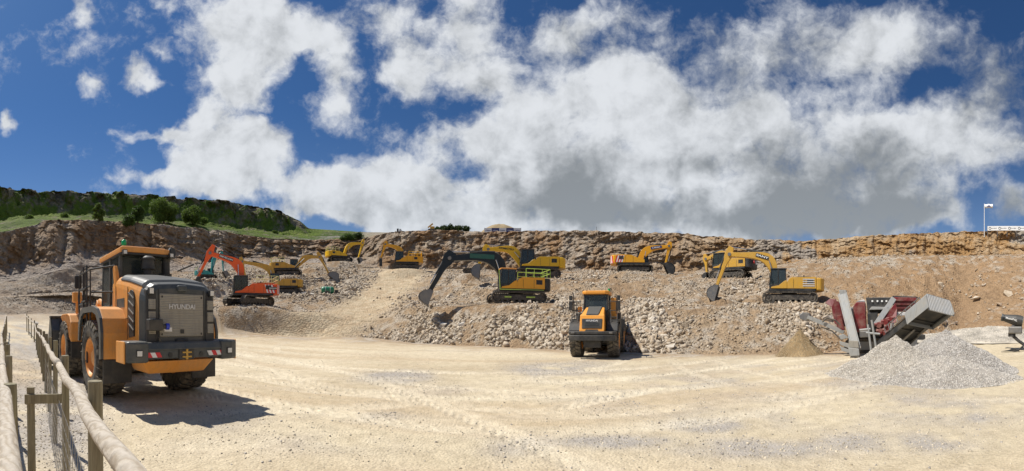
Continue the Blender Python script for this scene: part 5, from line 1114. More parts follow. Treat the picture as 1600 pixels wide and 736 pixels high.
    # wings, steps, rails, mirrors
    for sd in (-1, 1):
        prof = [(-1.15, 1.35), (-1.05, 1.85), (-.75, 2.06), (.55, 2.06), (.95, 1.85), (1.15, 1.50)]; inn = [(x * .93, z - .06) for x, z in prof]
        m = MB(); m.prism(prof + inn[::-1], sd * .80, sd * 1.45); m.build('mudguard', 'black', root, .02)
        m = MB(); m.box((-1.1, min(sd * .80, sd * 1.42), 2.08), (.5, max(sd * .80, sd * 1.42), 2.14)); m.box((-1.7, min(sd * .85, sd * 1.45), 1.0), (-1.15, max(sd * .85, sd * 1.45), 2.5)); m.build('side_locker', 'black', root, .02)
        m = MB()
        for (x, y) in ((.45, 1.40), (-.3, 1.42), (-1.0, 1.42), (.45, .9)): m.cyl((x, sd * y, 2.1), (x, sd * y, 3.15), .022, n=6)
        for z in (2.6, 3.1): m.cyl((.45, sd * 1.40, z), (-1.0, sd * 1.42, z), .022, n=6); m.cyl((.45, sd * 1.40, z), (.45, sd * .9, z), .022, n=6)
        for k in range(5): m.cyl((1.1 - .12 * k, sd * 1.0, 1.55 + .17 * k), (1.1 - .12 * k, sd * 1.38, 1.55 + .17 * k), .025, n=6)
        for y in (1.0, 1.38): m.cyl((1.15, sd * y, 1.45), (.50, sd * y, 2.4), .022, n=6)
        m.build('handrail', 'black', root)
        m = MB(); m.box((.50, sd * 1.46 - .11, 2.62), (.60, sd * 1.46 + .11, 3.12)); m.box((.50, sd * 1.46 - .10, 3.15), (.60, sd * 1.46 + .10, 3.42)); m.cyl((.48, sd * 1.32, 2.4), (.52, sd * 1.30, 3.5), .03, n=8); m.cyl((.52, sd * 1.3, 3.3), (.53, sd * 1.46, 3.3), .02, n=6); m.build('mirror', 'black', root, .02)
    m = MB(); m.box((-.95, .88, 2.15), (-.45, 1.25, 3.35)); m.build('exhaust_stack', 'truck_orange', root, .03)
    m = MB(); m.box((.2, -1.05, 2.55), (.42, -.82, 2.82)); m.build('lamp_box', 'truck_orange', root, .03)
    # body
    prof = [(-1.95, 1.55), (-1.85, 2.25), (-1.95, 2.32), (-6.6, 2.2), (-7.9, 2.45), (-7.3, 1.9), (-6.4, 1.45), (-2.2, 1.42)]
    m = MB()
    for sd in (-1, 1): m.prism(prof, sd * 1.30, sd * 1.22)
    m.prism([(-1.95, 1.50), (-1.84, 2.36), (-1.94, 2.36), (-2.05, 1.5)], -1.22, 1.22); m.prism([(-2.05, 1.42), (-6.4, 1.45), (-7.4, 1.95), (-7.4, 2.03), (-6.4, 1.55), (-2.05, 1.52)], -1.22, 1.22)
    for x in (-2.6, -3.6, -4.6, -5.6, -6.5): 
        for sd in (-1, 1): m.box((x, min(sd * 1.30, sd * 1.38), 1.5), (x + .12, max(sd * 1.30, sd * 1.38), 2.18))
    m.build('dump_body', 'hood_grey', root, .02)
    m = MB(); m.box((-1.75, -.7, 1.4), (-1.4, .7, 2.5)); m.build('radiator_pack', 'black', root, .03)
build_truck()
# ------------------------------------------------------------------ crusher
def build_crusher():
    D = 21.8; a = (1365 - 800) / F; p = Vector((D * math.sin(a), D * math.cos(a), 0)); p.z = ground_z(p.x, p.y)
    psi = heading(1365, 0); root = empty('crusher', p, psi, 'red and grey mobile screening plant with folded conveyors on the quarry floor', 'screening plant')
    inv = Matrix.Rotation(-psi, 4, 'Z') @ Matrix.Translation(-p)
    def L(px, py, d): return inv @ at(px, py, d)
    def slab(name, mat, pts, thick, bevel=.015, par=root):
        """pts: outline in the photo's view at given distances; thickness runs away from the viewer (+y)"""
        P = [L(*q) for q in pts]; m = MB(); n = len(P); m.add(P + [q + Vector((0, thick, 0)) for q in P], [tuple(range(n)), tuple(range(n, 2 * n))] + [(i, (i + 1) % n, (i + 1) % n + n, i + n) for i in range(n)]); return m.build(name, mat, par, bevel)
    def belt(name, p0, p1, wdir, w, depth, frame, belt_mat='rubber', ribs=0, rollers=True):
        """conveyor between two points: two side channels, a belt between, rollers under it"""
        p0, p1 = Vector(p0), Vector(p1); t = (p1 - p0); Ln = t.length; t.normalize(); wv = Vector(wdir); wv = (wv - t * wv.dot(t)).normalized(); nn = t.cross(wv).normalized()
        if nn.z < 0: nn = -nn
        def bx(m, a0, a1, w0, w1, n0, n1):
            vs = [p0 + t * A_ + wv * W_ + nn * N_ for N_ in (n0, n1) for (A_, W_) in ((a0, w0), (a1, w0), (a1, w1), (a0, w1))]; m.add(vs, [(0, 3, 2, 1), (4, 5, 6, 7), (0, 1, 5, 4), (1, 2, 6, 5), (2, 3, 7, 6), (3, 0, 4, 7)])
        m = MB(); bx(m, 0, Ln, -w / 2, -w / 2 + .05, -depth / 2, depth / 2); bx(m, 0, Ln, w / 2 - .05, w / 2, -depth / 2, depth / 2)
        k = max(2, int(Ln / .8))
        for i in range(k + 1): q = i * (Ln - .06) / k; bx(m, q, q + .06, -w / 2 + .05, w / 2 - .05, -depth / 2, -depth / 2 + .05)
        cf_ = m.build(name, frame, root, .01)
        m = MB(); bx(m, .02, Ln - .02, -w / 2 + .06, w / 2 - .06, depth * .28, depth * .40); bx(m, .1, Ln - .1, -w / 2 + .10, w / 2 - .10, -depth * .30, -depth * .22); m.build('belt', belt_mat, cf_)
        for i in range(k + 1): m = MB(); q = p0 + t * (i * Ln / k) + nn * depth * .12; m.cyl(q - wv * (w / 2 - .06), q + wv * (w / 2 - .06), .05, n=8); m.build('roller', 'worn', cf_)
        return cf_, t, wv, nn
    # chassis and tracks
    m = MB(); m.box((-1.5, .3, .75), (3.0, 1.9, 1.05)); m.box((-1.2, .5, 1.05), (1.9, 1.7, 1.45)); m.build('chassis', 'black', root, .03)
    for y in (.35, 1.85):
        m = MB(); P = stadium(3.4, .02, .85); m.prism(P, y - .22, y + .22); tr = m.build('track', 'trackmetal', root, .02); m = MB(); m.prism(stadium(2.6, .2, .66), y - .24, y + .24); m.build('track_frame', 'steel', tr)
    # red engine casing left of centre
    slab('side_casing', 'red', [(1333, 478, 21.3), (1338, 472, 21.3), (1352, 472, 21.3), (1354, 517, 21.3), (1336, 520, 21.3)], 1.4, .04)
    slab('casing_panel', 'lightgrey', [(1337, 471.2, 21.6), (1350, 468, 21.6), (1352, 471.3, 21.6)], .6)
    # dark engine bay with a row of white discs standing in for round holes
    m = slab('engine_bay', 'black', [(1353, 465, 21.5), (1397, 464.5, 21.5), (1396, 476, 21.5), (1380, 489, 21.5), (1356, 490, 21.5)], 1.3, .03)
    for px in (1363, 1371, 1378, 1385, 1393): k = MB(); q = L(px, 470.5, 21.45); k.cyl(q, q + Vector((0, -.04, 0)), .055, n=12); k.build('porthole', 'white', m)
    slab('canopy', 'steel', [(1358, 484, 20.9), (1362, 479, 20.9), (1388, 480, 20.9), (1385, 483.5, 20.9)], .7)
    slab('tank', 'black', [(1355, 489, 21.0), (1372, 487, 21.0), (1370, 515, 21.0), (1356, 518, 21.0)], 1.2, .03)
    # ribbed red hopper wall behind
    hw_ = slab('hopper_wall', 'red', [(1396, 464, 22.4), (1432, 465, 22.4), (1430, 487, 22.4), (1396, 487, 22.4)], .5)
    m = MB()
    for py in (468, 474, 480):
        q0 = L(1396, py, 22.3); q1 = L(1431, py + .5, 22.3); m.add([q0, q1, q1 + Vector((0, 0, -.07)), q0 + Vector((0, 0, -.07)), q0 + Vector((0, .1, 0)), q1 + Vector((0, .1, 0)), q1 + Vector((0, .1, -.07)), q0 + Vector((0, .1, -.07))], [(0, 1, 2, 3), (4, 5, 6, 7), (0, 1, 5, 4), (1, 2, 6, 5), (2, 3, 7, 6), (3, 0, 4, 7)])
    m.build('rib', 'darkred', hw_)
    slab('hopper_skirt', 'lightgrey', [(1398, 487.5, 22.2), (1428, 488, 22.2), (1424, 493, 22.2), (1400, 493, 22.2)], .3); slab('hopper_rim', 'black', [(1395, 462, 22.5), (1434, 463.5, 22.5), (1434, 466, 22.5), (1395, 464, 22.5)], .6)
    # flared dark red hopper side on the left
    slab('hopper_side', 'darkred', [(1289, 473, 22.6), (1296, 467, 22.6), (1306, 467, 22.6), (1316, 500, 22.2), (1316, 512, 22.2), (1304, 506, 22.2), (1299, 480, 22.4)], .12, .02)
    slab('hopper_side', 'darkred', [(1302, 468, 22.0), (1311, 472, 22.0), (1322, 510, 22.0), (1308, 512, 22.0)], .5, .02)
    slab('guard_panel', 'red', [(1308, 493, 21.5), (1314, 492, 21.5), (1320, 516, 21.5), (1310, 516, 21.5)], .4)
    slab('guard_panel', 'steel', [(1329, 480, 21.8), (1333, 480, 21.8), (1337, 516, 21.8), (1334, 516, 21.8)], .5)
    # tall side conveyor folded upright
    belt('side_conveyor', L(1338, 546, 19.9), L(1316, 459, 20.9), (1, 0, 0), .50, .22, 'steel', 'steel')
    slab('conveyor_head', 'steel', [(1311, 453, 20.8), (1322, 453, 20.8), (1324, 466, 20.8), (1313, 466, 20.8)], .5)
    f = slab('conveyor_foot', 'steel', [(1325, 543, 19.6), (1342, 545, 19.6), (1343, 556, 19.6), (1328, 557, 19.6)], .45, .03)
    slab('conveyor_foot', 'rubber', [(1328, 557.5, 19.6), (1343, 556.5, 19.6), (1342, 563, 19.6), (1330, 564, 19.6)], .42, .03)
    slab('conveyor_tray', 'grille', [(1326, 532, 19.7), (1341, 533, 19.7), (1342, 544, 19.7), (1326, 543, 19.7)], .3, .02)
    # rear conveyor dropping the sand heap on the left
    belt('tail_conveyor', L(1318, 519, 21.6), L(1262, 495, 21.6), (0, 1, 0), .55, .20, 'steel')
    m = slab('conveyor_hood', 'worn', [(1249, 492, 21.4), (1254, 488, 21.4), (1264, 489, 21.4), (1267, 497, 21.4), (1260, 502, 21.4), (1249, 498, 21.4)], .6, .03)
    m = MB(); m.tube([L(1285, 503, 21.2), L(1292, 497, 21.2), L(1305, 500, 21.2), L(1313, 508, 21.2)], .04, 8); m.tube([L(1283, 511, 21.3), L(1300, 517, 21.3), L(1316, 532, 21.0)], .04, 6); m.build('hose', 'rubber', root)
    # inclined middle conveyor with red sides
    belt('middle_conveyor', L(1366, 511, 20.9), L(1394, 470, 21.6), (0, 1, .0), .9, .30, 'steel', 'grille')
    slab('conveyor_side', 'red', [(1369, 512, 20.6), (1399, 473, 21.1), (1402, 482, 21.1), (1400, 503, 20.8), (1375, 526, 20.6)], .15, .02)
    # hydraulic motors
    m = MB()
    for (px, py, r, l) in ((1373, 508, .16, .5), (1383, 503, .17, .45), (1391, 499, .13, .4), (1375, 518, .15, .4), (1388, 511, .2, .3), (1381, 521, .12, .3)):
        q = L(px, py, 20.2); m.cyl(q, q + Vector((.15, l, .05)), r, n=14); m.cyl(q + Vector((-.22, .1, .02)), q + Vector((.26, .1, .1)), r * .6, n=10)
    m.build('drive_motor', 'red', root, .015)
    m = MB()
    for (q0, q1) in (((1356, 507), (1361, 547)), ((1362, 500), (1369, 545)), ((1393, 505), (1391, 530)), ((1353, 520), (1375, 522)), ((1343, 516), (1360, 514))): m.cyl(L(q0[0], q0[1], 20.0), L(q1[0], q1[1], 20.0), .06, n=8)
    m.build('strut', 'steel', root)
    for (pts) in ([(1310, 524), (1318, 522), (1326, 528), (1314, 531)], [(1311, 533), (1326, 537), (1328, 545), (1313, 539)], [(1312, 541), (1328, 547), (1329, 553), (1315, 548)]): slab('fender_plate', 'steel', [(x, y, 20.6) for x, y in pts], .25, .02)
    slab('fuel_tank', 'worn', [(1343, 517, 20.8), (1358, 517, 20.8), (1358, 527, 20.8), (1343, 528, 20.8)], 1.0, .04)
    # main discharge conveyor coming forward to the right, under a pale ribbed hood
    tail = L(1388, 541, 20.6); head = L(1463, 482, 18.2); wd = (L(1480, 482, 18.6) - L(1440, 482, 18.0))
    cf_, t, wv, nn = belt('main_conveyor', tail, head, wd, 1.5, .34, 'black', 'black')
    m = MB()     # lattice guards along the near-left side
    for i in range(9):
        q = tail + t * (.9 + i * .36) - wv * .80 + nn * .18; m.cyl(q, q + nn * .34, .02, n=6)
    m.cyl(tail + t * .9 - wv * .80 + nn * .52, tail + t * 3.8 - wv * .80 + nn * .52, .025, n=6); m.cyl(tail + t * .9 - wv * .80 + nn * .18, tail + t * 3.8 - wv * .80 + nn * .18, .025, n=6); m.build('side_guard', 'worn', cf_)
    # hood
    h0 = tail + t * ((head - tail).length - 1.30); h1 = tail + t * ((head - tail).length + .30); w2 = .86; N0 = nn * .12; N1 = nn * .78
    prf = [(-w2, -.30), (-w2, .30), (-w2 + .12, .45), (w2 - .12, .45), (w2, .30), (w2, -.30)]
    m = MB(); vs = [];
    for hp in (h0, h1): vs += [hp + wv * a_ + nn * b_ for a_, b_ in prf]
    n = len(prf); m.add(vs, [(i, i + 1, i + 1 + n, i + n) for i in range(n - 1)] + [tuple(range(n))]); ho = m.build('discharge_hood', 'steel', root); so = ho.modifiers.new('t', 'SOLIDIFY'); so.thickness = .02
    m = MB()
    for i in range(14):
        q = h0 + t * (.05 + i * 1.5 / 13) + nn * .455; m.cyl(q - wv * .74, q + wv * .74, .018, n=6)
    m.build('hood_rib', 'steel', ho)
    dn = (Vector((0, 0, -1)) * .9 + t * .25).normalized(); c0 = h1 + nn * .45; m = MB(); off = t * .03
    vs = [c0 - wv * .76, c0 + wv * .76, c0 + wv * .86 + dn * .22, c0 + wv * .86 + dn * .80, c0 - wv * .86 + dn * .80, c0 - wv * .86 + dn * .22]; m.add(vs + [q + off for q in vs], [tuple(range(6)), tuple(range(6, 12))] + [(i, (i + 1) % 6, (i + 1) % 6 + 6, i + 6) for i in range(6)]); ep = m.build('end_plate', 'steel', ho)
    m = MB()
    for i in range(15): q = c0 + wv * (-.74 + i * 1.48 / 14) + off * 1.2; m.cyl(q + dn * .04, q + dn * .78, .014, n=6)
    m.build('hood_rib', 'lightgrey', ep)
    m = MB(); m.cyl(head - wv * .8, head + wv * .8, .17, n=18); m.build('head_drum', 'worn', root)
    m = MB(); m.cyl(tail + t * 2.2 - nn * .2, L(1392, 549, 20.2), .06, n=8); m.cyl(tail + t * 2.6 - nn * .2 + wv * .5, L(1418, 541, 21.0), .06, n=8); m.box(L(1400, 556, 21.5), L(1400, 556, 21.5) + Vector((1.2, .8, .9))); m.build('conveyor_leg', 'worn', root)
build_crusher()

# ------------------------------------------------------------------ heaps
def heap(name, cx, cy, base_px, r, hgt, col, label, seed, ex=1.0, rot=0, peaks=None, chips=0, chip=(.012, .03), chipcol=None, speck=.4):
    """a tipped cone with a soft top"""
    n, mr = 160, 56; vs = []; rng = np.random.default_rng(seed); z0 = -.06
    th = np.linspace(0, 2 * math.pi, n, endpoint=False); tt = np.linspace(0, 1, mr) ** .9
    T, A_ = np.meshgrid(tt, th, indexing='ij'); rad = r * (1 + .10 * fbm(np.cos(A_) * 1.3, np.sin(A_) * 1.3, 0 * A_, 3, seed))
    x = T * rad * np.cos(A_) * ex; y = T * rad * np.sin(A_); 
    prof = np.sqrt((1 - T) ** 2 + .010) - .10; z = hgt * prof * (1 + .10 * fbm(x / 1.1, y / 1.1, 0 * x, 3, seed + 3)) + .05 * fbm(x / .28, y / .28, z0 + 0 * x, 3, seed + 5) * (1 - T * .6) + .05 * (1 - T)
    toe = np.clip((T - .82) / .18, 0, 1); z = z * (1 - toe * .35) ; z = np.where(T > .985, -.12, z)
    c, s = math.cos(rot), math.sin(rot); X_ = cx + x * c - y * s; Y_ = cy + x * s + y * c; gz = ground_z(cx, cy); Z_ = gz + z
    idx = np.arange(mr * n).reshape(mr, n); q = np.stack([idx[:-1], np.roll(idx[:-1], -1, 1), np.roll(idx[1:], -1, 1), idx[1:]], -1).reshape(-1, 4)[:, ::-1]
    me = bpy.data.meshes.new(name); me.from_pydata(np.stack([X_ - cx, Y_ - cy, Z_ - gz], -1).reshape(-1, 3).tolist(), [], q.tolist())
    a = me.color_attributes.new('tone', 'FLOAT_COLOR', 'POINT'); nz2 = fbm(X_ / .9, Y_ / .9, Z_ / .9, 4, seed + 8); cc = np.ones((mr * n, 4), np.float32); cc[:, :3] = (np.array(col)[None, None] * (1 + .35 * nz2[..., None])).reshape(-1, 3); a.data.foreach_set('color', cc.ravel())
    for p in me.polygons: p.use_smooth = True
    bm = bmesh.new(); bm.from_mesh(me); bmesh.ops.recalc_face_normals(bm, faces=bm.faces); bm.to_mesh(me); bm.free()
    me.materials.append(earth_mat(name, 42, 6, .03, .022, speck)); o = bpy.data.objects.new(name, me); COL.objects.link(o); o.location = (cx, cy, gz); tag(o, label, 'gravel heap')
    if chips:
        k = rng.random(chips) ** .6; aa = rng.random(chips) * 2 * math.pi; ii = np.clip((k ** .9 * (mr - 1)), 0, mr - 2); jj = aa / (2 * math.pi) * n; i0 = ii.astype(int); j0 = jj.astype(int) % n; fi = ii - i0
        P = np.stack([A2[i0, j0] * (1 - fi) + A2[i0 + 1, j0] * fi + (A2[i0, (j0 + 1) % n] - A2[i0, j0]) * (jj - np.floor(jj)) for A2 in (X_ - cx, Y_ - cy, Z_ - gz)], 1)
        S_ = sizes(chips, chip[0], chip[1], 2.2, rng); cc = np.array(chipcol)[None] * (.65 + .75 * rng.random((chips, 1))); ch = scatter_mesh('chippings', P, S_, cc, TINY, M_rock, seed + 20); ch.parent = o; tag(ch, kind='stuff')
    return o
GA = at(1400, 570, 13.6); heap('gravel_heap', GA.x, GA.y, 0, 2.15, 1.46, (.44, .405, .35), 'pale grey gravel heap in front of the crusher, lower left of the two', 5, ex=1.15, rot=heading(1400, 0), chips=26000, chip=(.010, .034), chipcol=(.50, .465, .41))
GB = at(1478, 560, 14.9); heap('gravel_heap', GB.x, GB.y, 0, 2.75, 1.74, (.36, .335, .305), 'darker grey gravel heap under the crusher hood, right of the paler heap', 15, ex=1.08, rot=heading(1470, 0), chips=30000, chip=(.012, .042), chipcol=(.46, .435, .40))
GC = at(1472, 590, 12.9); heap('gravel_heap', GC.x, GC.y, 0, 2.4, .84, (.40, .37, .33), 'low spread of grey gravel at the foot of the two heaps, nearest the viewer', 25, ex=1.2, rot=heading(1480, 0), chips=22000, chip=(.010, .036), chipcol=(.48, .45, .405))
GD = at(1250, 545, 22.3); heap('sand_heap', GD.x, GD.y, 0, 1.55, 1.62, (.30, .215, .115), 'small brown sand heap under the left conveyor of the crusher', 35, chips=5000, chip=(.012, .035), chipcol=(.36, .29, .19), speck=.1)
GE = at(1548, 528, 31); 
# pale stockpile on the far right
heap('gravel_heap', GE.x, GE.y, 0, 5.2, 1.10, (.50, .46, .39), 'long low cream stockpile below the brown slope at the far right', 45, ex=1.5, rot=heading(1545, 0), chips=9000, chip=(.02, .06), chipcol=(.55, .51, .44), speck=.15)

# ------------------------------------------------------------------ dust cannon on the right
def build_cannon():
    D = 22.4; c = at(1600, 540, D); p = Vector((c.x, c.y, 0)); p.z = ground_z(p.x, p.y); psi = heading(1600, 0)
    root = empty('dust_cannon', p, psi, 'black fog cannon on a swinging arm at the far right edge', 'dust cannon'); inv = Matrix.Rotation(-psi, 4, 'Z') @ Matrix.Translation(-p)
    def L(px, py, d=D): return inv @ at(px, py, d)
    a, b = L(1566, 496), L(1595, 502); m = MB(); t = (b - a).normalized()
    m.cyl(a, a + t * .10, .20, .21, 24); m.cyl(a + t * .10, b - t * .28, .20, .33, 24); m.cyl(b - t * .28, b + t * .05, .33, .33, 24); br = m.build('barrel', 'black', root, .015)
    m = MB(); m.cyl(a - t * .05, a + t * .02, .225, n=24); m.build('nozzle_ring', 'hood_grey', br); m = MB(); m.cyl(b + t * .05, b + t * .12, .30, n=24); m.build('fan_guard', 'hood_grey', br)
    mid = a.lerp(b, .5) + Vector((0, -.30, .02)); lettering('MotoFog', .15, face_matrix(mid + Vector((0, -.02, 0)), t, (0, 0, 1)), 'white', br, sx=1.2, bold=.004)
    m = MB(); q = L(1588, 516); m.box(q + Vector((-.45, -.3, -.20)), q + Vector((.35, .3, .22))); m.build('pump_housing', 'worn', root, .08, seg=3)
    m = MB(); m.cyl(L(1583, 508), L(1583, 516), .10, n=12); m.box(L(1590, 510) + Vector((-.3, -.05, -.05)), L(1590, 510) + Vector((.1, .05, .1))); m.build('yoke', 'lightgrey', root)
    m = MB(); m.cyl(L(1581, 520), L(1581, 526), .22, n=16); m.tube([L(1583, 525), L(1592, 533), L(1601, 539), L(1618, 540)], .10, 10); m.build('arm', 'black', root)
    z0 = 0
    cx = L(1622, 540); m = MB(); m.box((cx.x - .6, cx.y - .6, .45), (cx.x + 1.8, cx.y + .6, .62)); m.box((cx.x - .2, cx.y - .5, .62), (cx.x + 1.5, cx.y + .5, 1.5)); m.build('trailer', 'hood_grey', root, .03)
    for y in (-.75, .75): m = MB(); m.cyl((cx.x + .6, cx.y + y - .1, .38), (cx.x + .6, cx.y + y + .1, .38), .38, n=20); m.build('wheel', 'rubber', root, .03)
    f = L(1585, 550, 21.4); m = MB(); m.prism([(f.x - .75, .02), (f.x + .3, .02), (f.x + .0, .20), (f.x - .3, .10)], f.y - .08, f.y + .08); m.tube([(f.x + .2, f.y, .06), (cx.x - .6, cx.y, .5)], .05, 8); m.build('drawbar', 'black', root)
build_cannon()

# ------------------------------------------------------------------ rim: banners, flag, lights, bushes
def banner(name, x0, x1, y_top, y_bot, d, n, label, draw, cat='banner'):
    a, b = at(x0, y_bot, d * SC), at(x1, y_bot, d * SC); p = (a + b) / 2; hgt = (y_bot - y_top) / F * d * SC; v = (b - a); v.z = 0; ang = math.atan2(v.y, v.x); W_ = v.length; dz = (b.z - a.z)
    root = empty(name, p, ang, label, cat); 
    for i in range(n):
        xa, xb = -W_ / 2 + W_ * i / n, -W_ / 2 + W_ * (i + 1) / n; za = dz * ((xa + xb) / 2 / W_); draw(root, i, xa, xb, za, hgt)
    for i in range(n + 1): m = MB(); x = -W_ / 2 + W_ * i / n; m.cyl((x, .06, dz * x / W_ - 1.2), (x, .06, dz * x / W_ + hgt + .08), .05, n=8); m.build('post', 'worn', root)
    return root
def panel_blue(root, i, xa, xb, za, h):
    m = MB(); m.box((xa + .03, -.02, za), (xb - .03, .01, za + h)); pn = m.build('panel', 'white' if i % 2 == 0 else 'blue', root)
    lettering('K Molson', h * .30, face_matrix(((xa + xb) / 2, -.03, za + h * .45), (1, 0, 0), (0, 0, 1)), 'blue' if i % 2 == 0 else 'white', pn, bold=.01)
def panel_ring(root, i, xa, xb, za, h):
    m = MB(); m.box((xa, -.02, za), (xb, .01, za + h)); pn = m.build('panel', 'white', root)
    m = MB(); m.lathe([(h * .20, -.05), (h * .30, -.05), (h * .30, -.022), (h * .20, -.022)], (xa + (xb - xa) * .25, 0, za + h * .5), 'y', 20); m.build('emblem', 'hood_grey', pn)
    lettering('HILLHEAD', h * .28, face_matrix((xa + (xb - xa) * .66, -.03, za + h * .5), (1, 0, 0), (0, 0, 1)), 'hood_grey', pn, bold=.004)
banner('hoarding', 757, 814, 356.4, 363.2, 79.5, 5, 'low hoarding of alternating white and navy panels on the quarry rim', panel_blue, 'hoarding')
banner('hoarding', 1543, 1604, 353.4, 360.3, 66, 4, 'long white banner with round emblems on the right hand quarry rim', panel_ring)
fp = at(1538, 362, 66.5 * SC); root = empty('flag_pole', fp, heading(1538, 0), 'white pole with a small white flag on the right hand rim', 'flag')
m = MB(); m.cyl((0, 0, -1), (0, 0, 5.3), .07, .05, 10); m.build('pole', 'white', root)
m = MB(); nx = 12; vs = []
for i in range(nx + 1):
    for z in (4.45, 5.2): vs.append((.06 + 1.55 * i / nx, .10 * math.sin(i * .9), z - .03 * math.sin(i * .6)))
m.add(vs, [(2 * i, 2 * i + 2, 2 * i + 3, 2 * i + 1) for i in range(nx)]); fl = m.build('flag', 'white', root, smooth=True); so = fl.modifiers.new('t', 'SOLIDIFY'); so.thickness = .01
m = MB(); 
for sd in (-.13, .13): m.add([(.35, sd, 4.72), (.75, sd, 4.92), (1.3, sd, 4.66), (.9, sd, 4.98)], [(0, 1, 2), (1, 2, 3)])
m.build('emblem', 'blue', fl)
def rim_obj(name, px, py, d, phi, label, cat): return empty(name, at(px, py, d * SC), heading(px, phi), label, cat)
r_ = rim_obj('lighting_tower', 622, 364.5, 85, 0, 'dark box and pale cabin standing on the rim above the breaker excavator', 'site cabin')
m = MB(); m.box((-.3, -.4, -.4), (.15, .4, 1.05)); m.build('cabinet', 'black', r_, .03); m = MB(); m.box((.25, -.4, -.4), (.9, .4, .7)); m.box((.3, -.3, .7), (.75, .3, 1.0)); m.build('cabin', 'lightgrey', r_, .05)
m = MB(); m.cyl((-.55, 0, -.3), (-.55, 0, .6), .05, n=8); m.build('post', 'kom', r_)
r_ = rim_obj('tracked_drill', 674, 360.6, 82, 0, 'small mustard machine with a tilted mast on the rim above the black boom', 'drill rig')
m = MB(); m.prism(stadium(1.6, -.2, .35), -.5, .5); m.build('track', 'trackmetal', r_); m = MB(); m.box((-.3, -.4, .35), (.7, .4, .95)); m.build('body', 'cat', r_, .04); m = MB(); m.strip([(-.8, .75), (.35, 1.65)], [.13, .16], -.12, .12); m.build('mast', 'cat', r_, .02)
r_ = rim_obj('marker_post', 932, 364.5, 80, 0, 'thin marker post on the rim above the dump truck', 'post')
m = MB(); m.cyl((0, 0, -.4), (0, 0, 1.5), .05, n=8); m.build('pole', 'worn', r_); m = MB(); m.box((-.25, -.2, -.2), (.3, .2, .25)); m.build('base', 'black', r_)
# mound behind the hoarding
mp = at(781, 361, 88 * SC); mm = []
bmv = []; th = np.linspace(0, 2 * math.pi, 60, endpoint=False); 
for k in range(14):
    t = k / 13; 
    for a in th: bmv.append((t * 5.6 * math.cos(a) * (1 + .05 * math.sin(3 * a)), t * 4 * math.sin(a), -1.5 + 3.1 * (1 - t * t) ** .8 + .10 * math.sin(7 * a + 5 * t)))
m = MB(); m.add(bmv, [(k * 60 + i, k * 60 + (i + 1) % 60, (k + 1) * 60 + (i + 1) % 60, (k + 1) * 60 + i) for k in range(13) for i in range(60)])
e_m = paint('mound', (.34, .25, .13), .95, .25, scale=1.0, bmp=1.0); o = m.build('mound', e_m, None, smooth=True); o.location = mp; o.rotation_euler[2] = heading(781, 0); tag(o, 'smooth brown earth mound behind the white and navy hoarding', 'earth mound')

LEAF = [leafmat(c) for c in ((.075, .13, .022), (.12, .18, .03), (.05, .085, .022))]
BARK = paint('bark', (.10, .075, .05), .9, .1)
def bush(px, py, d, w, h, label, mat, seed, trunk=.35, name='bush', cat='bush', group=None, z=None):
    rng = np.random.default_rng(seed); p = at(px, py, d * SC) if z else on_ground(px, py)
    root = empty(name, p, 0, label, cat, group); m = MB()
    m.cyl((0, 0, -1.0), (0, 0, h * .5), .10 * h * .35, .03 * h, 8)
    cl_ = []
    for k in range(22):
        a = rng.random() * 6.28; r = rng.random() ** .5 * w * .36; zz = h * (.10 + .70 * rng.random()); r *= 1.15 - abs(zz / h - .40); c = Vector((r * math.cos(a), r * math.sin(a), zz)); cl_.append((c, w * (.16 + .14 * rng.random()))); m.cyl((0, 0, h * .15), c, .05, .02, 5)
    m.build('trunk', BARK, root)
    n = int(5200 * max(.25, w * h / 14)); V = np.zeros((n, 3)); 
    pick = rng.integers(0, len(cl_), n); u = rng.normal(size=(n, 3)); u /= np.linalg.norm(u, axis=1)[:, None]; rad = rng.random(n) ** .45
    for i in range(n): c, r = cl_[pick[i]]; V[i] = np.array(c) + u[i] * rad[i] * r * np.array([1, 1, .85])
    s = .10 + .10 * rng.random(n); Rm = rotmats(n, rng); quad = np.array([[-1, 0, 0], [0, -.6, .1], [1, 0, 0], [0, .6, .1]]); vv = (np.einsum('nij,vj->nvi', Rm, quad) * s[:, None, None] + V[:, None]).reshape(-1, 3)
    me = bpy.data.meshes.new('crown'); me.from_pydata(vv.tolist(), [], (np.arange(n * 4).reshape(n, 4)).tolist()); me.materials.append(mat); o = bpy.data.objects.new('crown', me); COL.objects.link(o); o.parent = root; return root
bush(255, 351, 100, 7.2, 7.8, 'largest rounded green tree on the hillside above the loader cab', LEAF[1], 1, name='tree', cat='tree')
bush(300, 351, 102, 6.0, 5.4, 'low spreading green tree just right of the largest hillside tree', LEAF[1], 2, name='tree', cat='tree')
bush(318, 352, 100, 2.8, 2.6, 'small bright bush at the right end of the hillside trees', LEAF[1], 3)
bush(154, 348, 96, 3.0, 5.0, 'narrow dark green tree alone on the left part of the hillside', LEAF[1], 4, name='tree', cat='tree')
bush(214, 349, 100, 3.6, 5.0, 'dark ivy clad tree against the scarp left of the largest tree', LEAF[0], 5, name='tree', cat='tree')
bush(200, 352, 97, 3.2, 2.2, 'low dark scrub at the foot of the ivy clad tree', LEAF[0], 6)
for k, (px, py, w, h) in enumerate([(545, 375, 4.0, 1.6), (560, 373, 3.2, 1.6), (536, 375, 2.4, 1.0)]):
    bush(px, py, 108, w, h, 'rounded green bushes where the grassy hill runs down to the quarry rim', LEAF[2 if k == 1 else 0], 20 + k, group='bushes at the low end of the green hill')
for k, (px, w, h) in enumerate([(684, 2.0, .4), (692, 2.4, .7), (704, 2.4, .9), (717, 2.4, .8), (728, 2.0, .6)]):
    bush(px, 360.8, 84, w, h + .5, 'low dark scrub on the quarry rim left of the hoarding', LEAF[2], 40 + k, group='scrub on the quarry rim', z=1)
